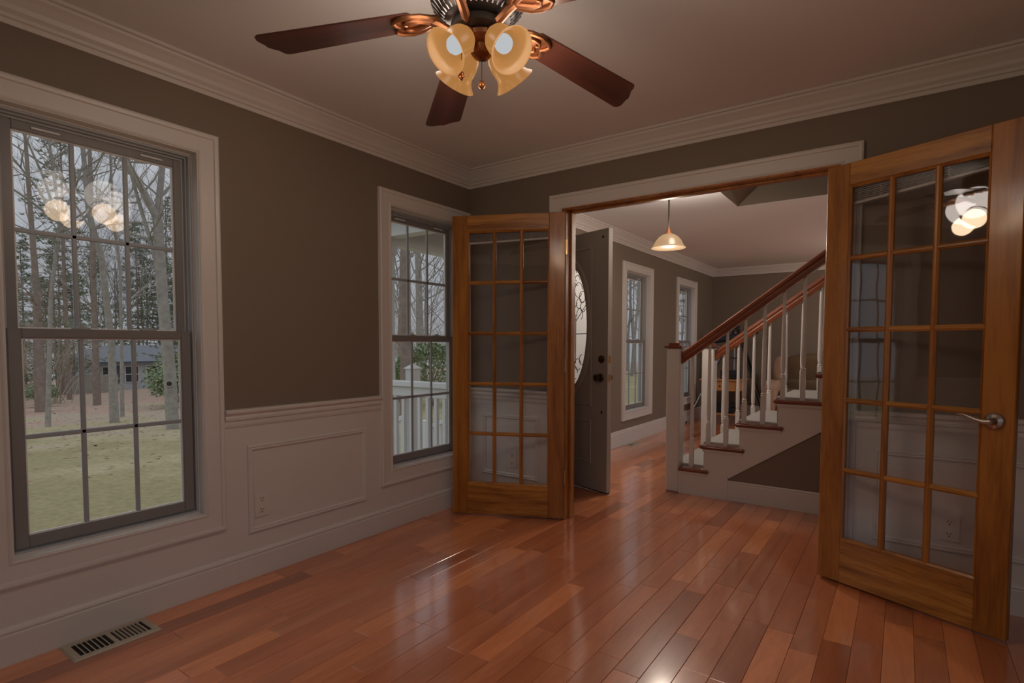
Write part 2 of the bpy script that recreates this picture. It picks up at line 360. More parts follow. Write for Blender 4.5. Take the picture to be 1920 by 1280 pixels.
# baseboards
BP = [(0, 0), (.014, 0), (.014, .108), (.011, .114), (.011, .119), (.016, .122), (.014, .130), (.006, .138), (0, .140)]
BF = [(0, 0), (.014, 0), (.014, .150), (.010, .158), (.010, .163), (.013, .168), (.006, .180), (0, .182)]
def strip_y(name, prof, x, y0, y1, s=1, mat='white'):   # runs along y on a wall of constant x
    return struct(MB().prism([(x+s*u, z) for u, z in prof], 1, y0, y1).build(name, M[mat]))
def strip_x(name, prof, y, x0, x1, s=-1, mat='white'):
    return struct(MB().prism([(y+s*u, z) for u, z in prof], 0, x0, x1).build(name, M[mat]))
strip_y('baseboard_left', BP, 0.006, YR, 0)
strip_x('baseboard_front', BP, -.006, .014, J0-.13)
strip_x('baseboard_front_right', BP, -.006, J1+.12, XR)
strip_y('baseboard_foyer', BF, 0, FD1+.1, YF)
strip_x('baseboard_far', BF, YF, .014, 2.85)
strip_y('baseboard_right', BP, XR, YR, 0, -1)
strip_x('baseboard_rear', BP, YR, 0, 2.4, 1)
# wainscot skin below the chair rail
RZ = .805
hz = [(a-.05, b_+.05, WZ0-.05, 3) for a, b_ in WIN[:2]]
wb_ = MB(); ys = sorted({YR, 0.0} | {h[0] for h in hz} | {h[1] for h in hz})
ys = [y for y in ys if y <= 0]
for a, c in zip(ys[:-1], ys[1:]):
    t = RZ
    for h in hz:
        if h[0] < c-1e-6 and h[1] > a+1e-6: t = h[2]
    wb_.box(0, .006, a, c, 0, t)
struct(wb_.build('wainscot_left', M['wains']))
struct(MB().box(.006, J0-.13, -.006, 0, 0, RZ).box(J1+.12, XR, -.006, 0, 0, RZ).build('wainscot_front', M['wains']))
# chair rails
CHR = [(0, .770), (.010, .770), (.014, .782), (.014, .800), (.022, .806), (.024, .818), (.020, .826), (.024, .834), (.034, .840), (.036, .850), (.030, .856), (0, .858)]
strip_y('trim_3', CHR, 0, -1.852, -.880)
strip_y('trim_4', CHR, 0, YR, -2.733)
strip_x('trim_5', CHR, 0, .0, J0-.13)
strip_x('trim_6', CHR, 0, J1+.12, XR)
# wainscot picture-frame mouldings
PF = [(0, 0), (0, .004), (-.004, .010), (-.010, .012), (-.014, .008), (-.022, .010), (-.028, .006), (-.030, 0)]
def panel_x(name, y0, y1, z0, z1): return struct(MB().ring(y0, y1, z0, z1, PF, lambda a, b_, h: (.006+h, a, b_)).build(name, M['white']))
def panel_y(name, x0, x1, z0, z1): return struct(MB().ring(x0, x1, z0, z1, PF, lambda a, b_, h: (a, -.006-h, b_)).build(name, M['white']))
panel_x('trim_7', -1.742, -.995, .226, .672)
panel_x('trim_8', -4.0, -2.86, .226, .672)
panel_y('trim_9', .132, .622, .226, .674)
panel_y('trim_10', 2.56, 3.62, .226, .674)

# casings: (outward offset from the opening edge, height from the wall)
CAS = [(0, 0), (0, .012), (.004, .016), (.010, .014), (.014, .012), (.070, .016), (.074, .022), (.086, .024), (.094, .020), (.096, 0)]
# French door opening: white casing, pine jamb
struct(MB().ring(J0-.032, J1+.032, -1, HZ+.010, CAS, lambda a, b_, h: (a, -h, max(b_, 0)), (0, 1, 1, 1)).build('trim_11', M['white']))
b = MB(); b.box(J0-.032, J0, -.012, .12, 0, HZ+.0).box(J1, J1+.032, -.012, .12, 0, HZ).box(J0-.032, J1+.032, -.012, .12, HZ, HZ+.02)
b.box(J0, J0+.012, .045, .085, 0, HZ).box(J1-.012, J1, .045, .085, 0, HZ).box(J0, J1, .045, .085, HZ-.012, HZ)
struct(b.build('door_frame', M['pine'], bevel=.002, seg=1))
# front door opening casing and jamb
b = MB().ring(FD0-.02, FD1+.02, -1, FDZ, CAS, lambda a, b_, h: (h, a, max(b_, 0)), (0, 1, 1, 1))
b.box(-WT, 0, FD0-.02, FD0, 0, FDZ).box(-WT, 0, FD1, FD1+.02, 0, FDZ).box(-WT, 0, FD0, FD1, FDZ-.02, FDZ).box(-WT, 0, 1.905, 1.945, .012, FDZ-.02).box(-.09, -.05, 1.945, FD1, .012, .20).box(-.09, -.05, 1.945, 1.985, .20, FDZ-.02).box(-.09, -.05, FD1-.04, FD1, .20, FDZ-.02).box(-.09, -.05, 1.985, FD1-.04, 1.98, FDZ-.02)
struct(b.build('trim_12', M['white']))
struct(MB().box(-WT-.03, .01, FD0, FD1, -.03, .012).build('door_sill', M['alu']))
struct(MB().box(-.072, -.068, 1.985, FD1-.04, .20, 1.98).build('window_5', M['glass']), 'narrow sidelight window beside the front doorway, mostly hidden behind the open grey door', 'window')

# ------------------------------------------------------------------ windows
def make_window(name, y0, y1):
    """double hung, six over six; opening y0..y1 in the left wall"""
    w = empty(name, (0, y0, WZ0)); w['kind'] = 'structure'
    MB().ring(y0, y1, WZ0, WZ1, CAS, lambda a, b_, h: (h, a, b_)).build('casing', M['white'], w)
    # jamb liner: stop, then frame stepping outwards
    b = MB().ring(y0, y1, WZ0, WZ1, [(0, .012), (-.003, .012), (-.003, -.035), (-.008, -.035), (-.008, -WT), (.0, -WT)], lambda a, b_, h: (h, a, b_))
    b.build('jamb', M['white'], w)
    b = MB().ring(y0, y1, WZ0, WZ1, [(-.008, -.040), (-.016, -.040), (-.016, -.062), (-.022, -.062), (-.022, -.084), (-.030, -.084), (-.030, -.120), (-.008, -.120)], lambda a, b_, h: (h, a, b_))
    b.build('frame', M['vinyl'], w)
    zm = 1.218
    for nm, xa, xb, za, zb, rb, rt, st in (('lower_sash', -.050, -.080, WZ0+.022, zm+.016, .045, .036, .042), ('upper_sash', -.086, -.114, zm-.020, WZ1-.030, .036, .036, .036)):
        a, c = y0+.020, y1-.020
        if nm == 'upper_sash': a, c = y0+.026, y1-.026
        s = MB().box(xb, xa, a, a+st, za, zb).box(xb, xa, c-st, c, za, zb).box(xb, xa, a+st, c-st, za, za+rb).box(xb, xa, a+st, c-st, zb-rt, zb).build(nm, M['sash'], w, bevel=.003, seg=2)
        ga, gc, gz0, gz1 = a+st, c-st, za+rb, zb-rt; xm = (xa+xb)/2
        MB().ring(ga, gc, gz0, gz1, [(0, .006), (-.006, .004), (-.006, -.004), (0, -.006)], lambda p, q, h: (xm+h, p, q)).build('glazing_bead', M['pwhite'], s)
        for k in (1, 2):
            y = ga+(gc-ga)*k/3; MB().box(xm-.006, xm+.006, y-.009, y+.009, gz0, gz1).build('muntin', M['muntin'], s, bevel=.003, seg=1)
        z = (gz0+gz1)/2; MB().box(xm-.006, xm+.006, ga, gc, z-.009, z+.009).build('muntin', M['muntin'], s, bevel=.003, seg=1)
        for i in range(3):
            for j in range(2):
                ya, yb = ga+(gc-ga)*i/3, ga+(gc-ga)*(i+1)/3; z0 = gz0 if j == 0 else z; z1 = z if j == 0 else gz1
                MB().box(xm-.0015, xm+.0015, ya, yb, z0, z1).build('pane', M['glass'], s)
        if nm == 'lower_sash':
            for t in (.36, .74):
                y = a+(c-a)*t
                MB().box(xb-.002, xa-.004, y-.030, y+.030, zb, zb+.007).box(xb, xa-.010, y-.012, y+.012, zb+.007, zb+.014).build('sash_lock', M['vinyl'], s, bevel=.002)
        else:
            for t in (.22, .80):
                y = a+(c-a)*t; MB().box(xa, xa+.010, y-.045, y+.045, zb-.022, zb-.015).build('finger_lift', M['pwhite'], s, bevel=.002)
    return w
wlab = ['white double hung window with grey grilles nearest the camera, bare trees and lawn outside', 'double hung window with grey grilles beside the left glass door, porch rail outside',
        'tall window in the far room just right of the open grey front door', 'farthest tall window, next to the far corner behind the newel post']
for i, (a, c) in enumerate(WIN): tag(make_window('window_%d' % (i+1), a, c), wlab[i], 'window')

# ------------------------------------------------------------------ floor boards
fl = struct(MB().box(0, XL, YR, YF, -.06, -.011).build('floor', M['under']))
random.seed(4)
PW = .0994; X0F = 1.631-17*PW
planks = []
k = -1
while X0F+k*PW < XL:
    xa = X0F+k*PW; xb = xa+PW; y = YR-random.uniform(0, .8)
    while y < YF:
        ln = random.choice((random.uniform(.3, .6), random.uniform(.5, 1.05), random.uniform(.7, 1.2)))
        a, c, p, q = max(xa, .0), min(xb, XL), max(y, YR), min(y+ln, YF)
        if q-p > .02 and c-a > .01: planks.append((a, c, p, q, random.random()))
        y += ln
    k += 1
def vis(pl):
    a, c, p, q, _ = pl; best = 0
    if a > XR and p < 0: return 0
    for t in (0, .25, .5, .75, 1):
        r = proj(((a+c)/2, p+(q-p)*t, 0))
        if r and -10 < r[0] < 1930 and r[1] < 1300:
            yy = p+(q-p)*t; xx = (a+c)/2
            if yy > .1:      # seen only through the opening
                tt = (-CAM.y)/(yy-CAM.y); xo = CAM.x+(xx-CAM.x)*tt
                if not (J0 < xo < J1): continue
            best = max(best, (c-a)*(q-p)/r[2]**3)
    return best
planks.sort(key=vis, reverse=True)
def plank_geo(b, pl, cols):
    a, c, p, q, rn = pl; g = .0005; h = .0012; z = random.uniform(-.0004, 0)
    a += g; c -= g; p += g; q -= g
    b.add([(a, p, -.011), (c, p, -.011), (c, q, -.011), (a, q, -.011), (a, p, z-.0009), (c, p, z-.0009), (c, q, z-.0009), (a, q, z-.0009),
           (a+h, p+h, z), (c-h, p+h, z), (c-h, q-h, z), (a+h, q-h, z)],
          [(0, 1, 5, 4), (1, 2, 6, 5), (2, 3, 7, 6), (3, 0, 4, 7), (4, 5, 9, 8), (5, 6, 10, 9), (6, 7, 11, 10), (7, 4, 8, 11), (8, 9, 10, 11)])
    cols += [rn]*12
def plank_obj(pls, name, kind=None):
    b = MB(); cols = []
    for pl in pls: plank_geo(b, pl, cols)
    me = bpy.data.meshes.new(name); me.from_pydata(b.v, [], b.f); me.update()
    at = me.attributes.new('rnd', 'FLOAT', 'POINT'); at.data.foreach_set('value', cols)
    me.materials.append(M['plank']); o = bpy.data.objects.new(name, me); COL.objects.link(o); o.parent = fl
    if kind: o['kind'] = kind
    return o
for pl in planks[:298]: plank_obj([pl], 'plank')
plank_obj(planks[298:], 'planks_beyond', 'stuff')

# ------------------------------------------------------------------ French doors
def french_door(name, hinge, free, side, label):
    """leaf from hinge edge to free edge; local x along the leaf, y = thickness away from camera, z up"""
    hv = Vector((*hinge, 0)); d = Vector((*free, 0))-hv; wd = d.length; ang = math.atan2(d.y, d.x)
    if side < 0: pass
    D = empty(name, (hinge[0], hinge[1], .012), ang); D['kind'] = 'structure'; tag(D, label, 'door')
    T = .035; s = side                                    # thickness goes to local +y*s
    def B(x0, x1, z0, z1, t0=0, t1=T): return (x0, x1, min(s*t0, s*t1), max(s*t0, s*t1), z0, z1)
    def LB(nm, mat, *bx, bevel=.003, parent=D, base=None):
        m = MB()
        for q in bx: m.box(*q)
        me_o = m.build(nm, mat, None, bevel=bevel, seg=1)
        me_o.parent = parent; return me_o
    HT = 2.030; ST = .106; RT = .108; RB = .212
    LB('stile', M['pine'], B(0, ST, 0, HT)); LB('stile', M['pine'], B(wd-ST, wd, 0, HT))
    LB('top_rail', M['pineh'], B(ST, wd-ST, HT-RT, HT)); LB('bottom_rail', M['pineh'], B(ST, wd-ST, 0, RB))
    gx0, gx1, gz0, gz1 = ST, wd-ST, RB, HT-RT
    m = MB()
    m.ring(gx0, gx1, gz0, gz1, [(0, .002), (-.009, .008), (-.009, T-.008), (0, T-.002)], lambda a, b_, h: (a, s*h, b_)).build('glazing_bead', M['pine']).parent = D
    mw = .024
    def bar(poly_axis, c, a0, a1, mat):
        pf = [(-mw/2, .010), (-.004, .003), (.004, .003), (mw/2, .010), (mw/2, T-.010), (.004, T-.003), (-.004, T-.003), (-mw/2, T-.010)]
        q = MB()
        if poly_axis == 2: q.prism([(c+u, s*v) for u, v in pf], 2, a0, a1)
        else: q.prism([(s*v, c+u) for u, v in pf], 0, a0, a1)
        q.build('muntin', mat).parent = D
    for i in (1, 2): bar(2, gx0+(gx1-gx0)*i/3, gz0, gz1, M['pine'])
    for j in range(1, 5):
        for i in range(3):
            x0, x1 = gx0+(gx1-gx0)*i/3, gx0+(gx1-gx0)*(i+1)/3
            bar(0, gz0+(gz1-gz0)*j/5, x0+(mw/2-.004 if i else 0), x1-(mw/2-.004 if i < 2 else 0), M['pineh'])
    for i in range(3):
        for j in range(5):
            x0, x1 = gx0+(gx1-gx0)*i/3, gx0+(gx1-gx0)*(i+1)/3; z0, z1 = gz0+(gz1-gz0)*j/5, gz0+(gz1-gz0)*(j+1)/5
            LB('pane', M['dglass'], B(x0, x1, z0, z1, T/2-.0015, T/2+.0015), bevel=0)
    for z in (.28, 1.03, 1.80):
        q = MB(); hy = -.003 if s < 0 else T+.004; q.box(-.012 if s < 0 else 0, .004, *sorted((s*.004, s*.012)), z-.045, z+.045); q.lathe([(.006, -.048), (.006, .048)], 10, (-.006 if s < 0 else .006, s*hy, z))
        q.build('hinge', M['brass'], bevel=0).parent = D
    # raised blind on the far face
    return D, wd, gx0, gx1, gz1, s, T
fd1 = french_door('door_1', (.835, -.030), (.137, -.350), -1, 'left glazed pine door folded back towards the corner by the window')
fd2 = french_door('door_2', (2.331, -.058), (3.017, -.362), 1, 'right glazed pine door standing open nearest the camera, with lever handle')
def lever(D, wd, s):
    x = wd-.062; z = .865
    for f, yb in ((-1, 0), (1, .035)):
        y = s*yb; n = Vector((0, s*f, 0)); q = MB()
        q.lathe([(.034, 0), (.034, .004), (.031, .008), (.024, .011), (.015, .016), (.012, .030), (.012, .046), (.010, .050)], 24, (x, y, z), n)
        yy = y+s*f*.042
        pts = [(x, yy, z), (x-.020, yy+s*f*.004, z-.002), (x-.045, yy+s*f*.006, z+.004), (x-.070, yy+s*f*.004, z+.014), (x-.092, yy, z+.020), (x-.108, yy, z+.018), (x-.112, yy, z+.010), (x-.104, yy, z+.008)]
        q.tube(pts, [.010, .009, .007, .006, .0055, .005, .0045, .004], 8)
        q.build('lever_handle', M['nickel'], smooth=True).parent = D
        tag(bpy.context.scene.objects[D.name].children[-1], 'satin nickel curved lever handle')
lever(fd2[0], fd2[1], fd2[5])
def blind(F, dl, dr, label):
    """raised mini blind behind the top panes; dl, dr = drop at hinge side and free side"""
    D, wd, gx0, gx1, gz1, s, T = F
    R = empty('mini_blind', D.location+Vector((0, 0, gz1)), D.rotation_euler.z); tag(R, label, 'blind', None)
    x0, x1 = gx0-.02, gx1+.02; y0 = T+.004; 
    def P(nm, mat, m, bv=0, sm=False): o = m.build(nm, mat, bevel=bv, seg=1, smooth=sm); o.parent = R; return o
    P('headrail', M['blind'], MB().box(x0, x1, *sorted((s*y0, s*(y0+.025))), .004, .030), .001)
    n = 8
    for i in range(n):
        t = (i+.5)/n; za, zb = -dl*t*.92, -dr*t*.92
        m = MB(); ya, yb = sorted((s*(y0+.001), s*(y0+.026)))
        m.add([(x0, ya, za), (x1, ya, zb), (x1, yb, zb), (x0, yb, za), (x0, ya, za-dl*.06), (x1, ya, zb-dr*.06), (x1, yb, zb-dr*.06), (x0, yb, za-dl*.06)],
              [(0, 1, 2, 3), (7, 6, 5, 4), (0, 4, 5, 1), (1, 5, 6, 2), (2, 6, 7, 3), (3, 7, 4, 0)])
        P('slat', M['blind'], m)
    m = MB(); m.obox((x0, s*y0, -dl-.006), (x1-x0, 0, dl-dr), (0, s*.026, 0), (0, 0, .010)); P('bottom_rail', M['blindr'], m)
    for t in (.24, .70):
        x = x0+(x1-x0)*t; dd = dl+(dr-dl)*t
        pts = [(x+.006*sin(i*1.7), s*(y0-.003-.002*cos(i*1.7)), -dd*i/14) for i in range(15)]
        P('ladder_cord', M['cord'], MB().tube(pts, .0016, 4))
    return R
b1 = blind(fd1, .050, .072, 'raised mini blind bunched behind the top panes of the left glass door')
b2 = blind(fd2, .078, .046, 'raised mini blind bunched behind the top panes of the right glass door')

# ------------------------------------------------------------------ front door (open inwards)
def front_door():
    free = Vector((.797, .700, 0)); hinge = Vector((-.068, .997, 0)); d = (free-hinge); ang = math.atan2(d.y, d.x); wd = d.length
    D = empty('door_3', (hinge.x, hinge.y, .018), ang); D['kind'] = 'structure'; tag(D, 'grey panelled front door standing open with oval leaded glass', 'door')
    HT = 2.050; T = .044; cx, cz, ra, rb = wd-.457, 1.305, .235, .525
    def add(nm, mat, m, bv=0, sm=False, parent=None): o = m.build(nm, mat, bevel=bv, seg=1, smooth=sm); o.parent = parent or D; return o
    # slab with an oval hole; camera side is local -y, thickness to +y
    angs = sorted([2*pi*i/64 for i in range(64)]+[math.atan2(z-cz, x-cx) % (2*pi) for x in (0, wd) for z in (0, HT)])
    m = MB(); N = len(angs)
    for y in (0, T):
        for a in angs: m.v.append((cx+ra*cos(a), y, cz+rb*sin(a)))
        for a in angs:
            ca, sa = cos(a), sin(a); ts = []
            if ca > 1e-9: ts.append((wd-cx)/ca)
            if ca < -1e-9: ts.append(-cx/ca)
            if sa > 1e-9: ts.append((HT-cz)/sa)
            if sa < -1e-9: ts.append(-cz/sa)
            t = min(ts); m.v.append((cx+ca*t, y, cz+sa*t))
    for i in range(N):
        j = (i+1) % N
        m.f += [(i, j, N+j, N+i), (2*N+i, 3*N+i, 3*N+j, 2*N+j), (i, 2*N+i, 2*N+j, j), (N+i, N+j, 3*N+j, 3*N+i)]
    add('slab', M['fdoor'], m)
    add('latch_edge', M['fedge'], MB().box(wd, wd+.0015, .001, T-.001, .002, HT-.002))
    for yy, sg in ((0, -1), (T, 1)):
        m = MB(); k = 64
        pf = [(-.004, 0), (-.002, .010), (.006, .014), (.022, .014), (.034, .010), (.046, .004), (.048, 0)]
        for u, h in pf:
            for i in range(k):
                a = 2*pi*i/k; m.v.append((cx+(ra+u)*cos(a), yy+sg*h, cz+(rb+u)*sin(a)))
        for j in range(len(pf)-1):
            for i in range(k): m.f.append((j*k+i, j*k+(i+1) % k, (j+1)*k+(i+1) % k, (j+1)*k+i))
        add('oval_frame', M['fdoor'], m, sm=True)
    PR = [(0, 0), (-.004, .005), (-.012, .006), (-.020, .001), (-.028, .001), (-.034, .0)]
    for x0, x1, z0, z1 in ((.165, wd-.175, .665, 1.93), (.165, cx-.045, .205, .555), (cx+.045, wd-.175, .205, .555)):
        m = MB().ring(x0, x1, z0, z1, PR, lambda a, b_, h: (a, -h, b_)); add('panel_moulding', M['fdoor'], m)
    # leaded glass
    m = MB(); k = 48
    for y in (T/2-.002, T/2+.002):
        for i in range(k): a = 2*pi*i/k; m.v.append((cx+ra*cos(a), y, cz+rb*sin(a)))
    m.f += [tuple(range(k))[::-1], tuple(range(k, 2*k))]+[(i, (i+1) % k, k+(i+1) % k, k+i) for i in range(k)]
    g = add('oval_glass', M['leadglass'], m)
    y = T/2-.004
    def came(pts, r=.0032): MBc.tube([(cx+px, y, cz+pz) for px, pz in pts], r, 5)
    MBc = MB()
    came([((ra-.022)*cos(2*pi*i/48), (rb-.022)*sin(2*pi*i/48)) for i in range(49)])
    for sx in (-1, 1):
        came([(sx*.075, -.30), (sx*.075, .10)])
        came([(sx*.075, -.06), (sx*.21, -.06)]); came([(sx*.075, .0), (sx*.212, 0)]) if False else None
        for c0, r0, a0, a1 in (((.105, .30), .045, 0, 330), ((.150, .24), .035, 30, 360), ((.11, .19), .03, 0, 300), ((.16, .16), .03, 90, 330), ((.12, .10), .035, -60, 200), ((.09, .38), .03, 0, 280),
                               ((.04, .33), .05, 40, 300), ((.04, .22), .05, 60, 340), ((.10, -.31), .035, 0, 320), ((.15, -.27), .03, 90, 300), ((.06, -.38), .04, 0, 300), ((.05, .44), .03, 0, 300)):
            came([(sx*(c0[0]+r0*cos(rad(a0+(a1-a0)*i/14))), c0[1]+1.35*r0*sin(rad(a0+(a1-a0)*i/14))) for i in range(15)], .0028)
    came([(-.20, .18), (-.08, .05), (0, .10), (.08, .05), (.20, .18)]); came([(0, -.50), (0, -.33)])
    add('lead_came', M['came'], MBc, parent=g)
    # hardware: thumb turn, knob on both faces, latch plates
    for f, yb in ((-1, 0), (1, T)):
        n = (0, f, 0)
        add('deadbolt', M['dkbrass'], MB().lathe([(.031, 0), (.031, .006), (.026, .012), (.012, .014), (.010, .018)], 20, (wd-.062, yb, 1.045), n).box(wd-.066, wd-.058, *sorted((yb+f*.014, yb+f*.034)), 1.025, 1.065), sm=True)
        add('door_knob', M['dkbrass'], MB().lathe([(.033, 0), (.033, .006), (.028, .011), (.012, .014), (.011, .030), (.020, .036), (.028, .046), (.029, .054), (.024, .062), (.010, .066)], 24, (wd-.070, yb, .900), n), sm=True)
    add('peephole_plug', M['dkbrass'], MB().lathe([(.010, 0), (.010, .003), (.004, .005)], 12, (wd-.058, 0, .630), (0, -1, 0)))
    add('peephole_plug', M['dkbrass'], MB().lathe([(.010, 0), (.010, .003), (.004, .005)], 12, (wd-.058, 0, 1.990), (0, -1, 0)))
    for z in (1.045, .900): add('latch_plate', M['brass'], MB().box(wd+.0012, wd+.003, .010, .034, z-.028, z+.028))
    add('bottom_sweep', M['black'], MB().box(.002, wd-.002, .008, T-.008, -.012, 0))
    for z in (.25, 1.02, 1.85): add('hinge', M['brass'], MB().lathe([(.007, -.05), (.007, .05)], 10, (-.004, T+.004, z)))
front_door()

# ------------------------------------------------------------------ outlets and registers
def outlet(pos, axis, label):
    """duplex outlet, local x across, y = up the wall normal"""
    O = empty('wall_outlet', pos, 0, label=label, cat='outlet', group=None)
    O.rotation_euler = (0, 0, -pi/2 if axis == 'y' else 0)
    if axis == 'x': O.rotation_euler = (0, 0, pi/2)
    else: O.rotation_euler = (0, 0, 0)
    def P(nm, mat, m, bv=0, par=None, sm=False): o = m.build(nm, mat, bevel=bv, seg=2, smooth=sm); o.parent = par or O; return o
    P('cover_plate', M['plate'], MB().box(-.040, .040, -.007, 0, -.062, .062), .003)
    for z in (.028, -.028):
        poly = [(.017*cos(a) if abs(cos(a)) < .97 else .0165*cos(a), z+min(max(.018*sin(a), -.0135), .0135)) for a in [2*pi*i/20 for i in range(20)]]
        r = P('receptacle', M['plate'], MB().prism(poly, 1, -.0105, -.007))
        P('slot', M['slot'], MB().box(-.0075, -.0050, -.0112, -.0100, z-.001, z+.009), par=r)
        P('slot', M['slot'], MB().box(.0050, .0075, -.0112, -.0100, z-.000, z+.008), par=r)
        P('slot', M['slot'], MB().lathe([(.0032, 0), (.0032, .001)], 8, (0, -.0102, z-.008), (0, -1, 0)), par=r)
    P('screw', M['plate'], MB().lathe([(.003, 0), (.003, .001)], 8, (0, -.007, 0), (0, -1, 0)))
outlet((.006, -1.672, .362), 'x', 'outlet inside the wainscot panel between the two left windows')
outlet((.398, -.006, .361), 'y', 'outlet seen through the lower panes of the left glass door')
outlet((2.853, -.006, .338), 'y', 'outlet seen through the lowest panes of the right glass door')
def register(name, x0, x1, y0, y1, label, nl=(7, 8), t=.006):
    R = empty(name, ((x0+x1)/2, (y0+y1)/2, 0), 0, label=label, cat='floor vent')
    cx, cy = (x0+x1)/2, (y0+y1)/2; w, l = (x1-x0), (y1-y0)
    fx = .028; fy = .026*l/.3
    def P(nm, mat, m, bv=0): o = m.build(nm, mat, R, bevel=bv, seg=2); return o
    m = MB().ring(x0+fx, x1-fx, y0+fy, y1-fy, [(0, .0005), (0, t), (fx*.75, t), (fx, .0005)], lambda a, b_, h: (a, b_, h)); P('frame', M['reg'], m)
    P('duct_opening', M['duct'], MB().box(x0+fx, x1-fx, y0+fy, y1-fy, .0004, .0012))
    ya, yb = y0+fy, y1-fy; ym = (ya+yb)/2
    P('center_bar', M['reg'], MB().box(x0+fx, x1-fx, ym-.008, ym+.008, .0012, t))
    for (p, q), n in zip(((ya, ym-.008), (ym+.008, yb)), nl):
        for i in range(1, n):
            y = p+(q-p)*i/n; s = 1 if p == ya else -1; dy = .0022
            P('louver', M['reg'], MB().add([(x0+fx, y-dy, t-.0005), (x1-fx, y-dy, t-.0005), (x1-fx, y+dy, t-.0005), (x0+fx, y+dy, t-.0005), (x0+fx, y-dy+s*.002, .0012), (x1-fx, y-dy+s*.002, .0012), (x1-fx, y+dy+s*.002, .0012), (x0+fx, y+dy+s*.002, .0012)],
                [(0, 1, 2, 3), (7, 6, 5, 4), (0, 4, 5, 1), (1, 5, 6, 2), (2, 6, 7, 3), (3, 7, 4, 0)]) or MBlast)
    return R
_old = MB.add
def _add(s, v, f): _old(s, v, f); return s
MB.add = _add
register('floor_register', .024, .194, -2.515, -2.222, 'beige louvred floor vent under the nearest left window')
register('floor_register', .020, .150, 2.78, 3.06, 'small beige floor vent in the far room beside the wall')

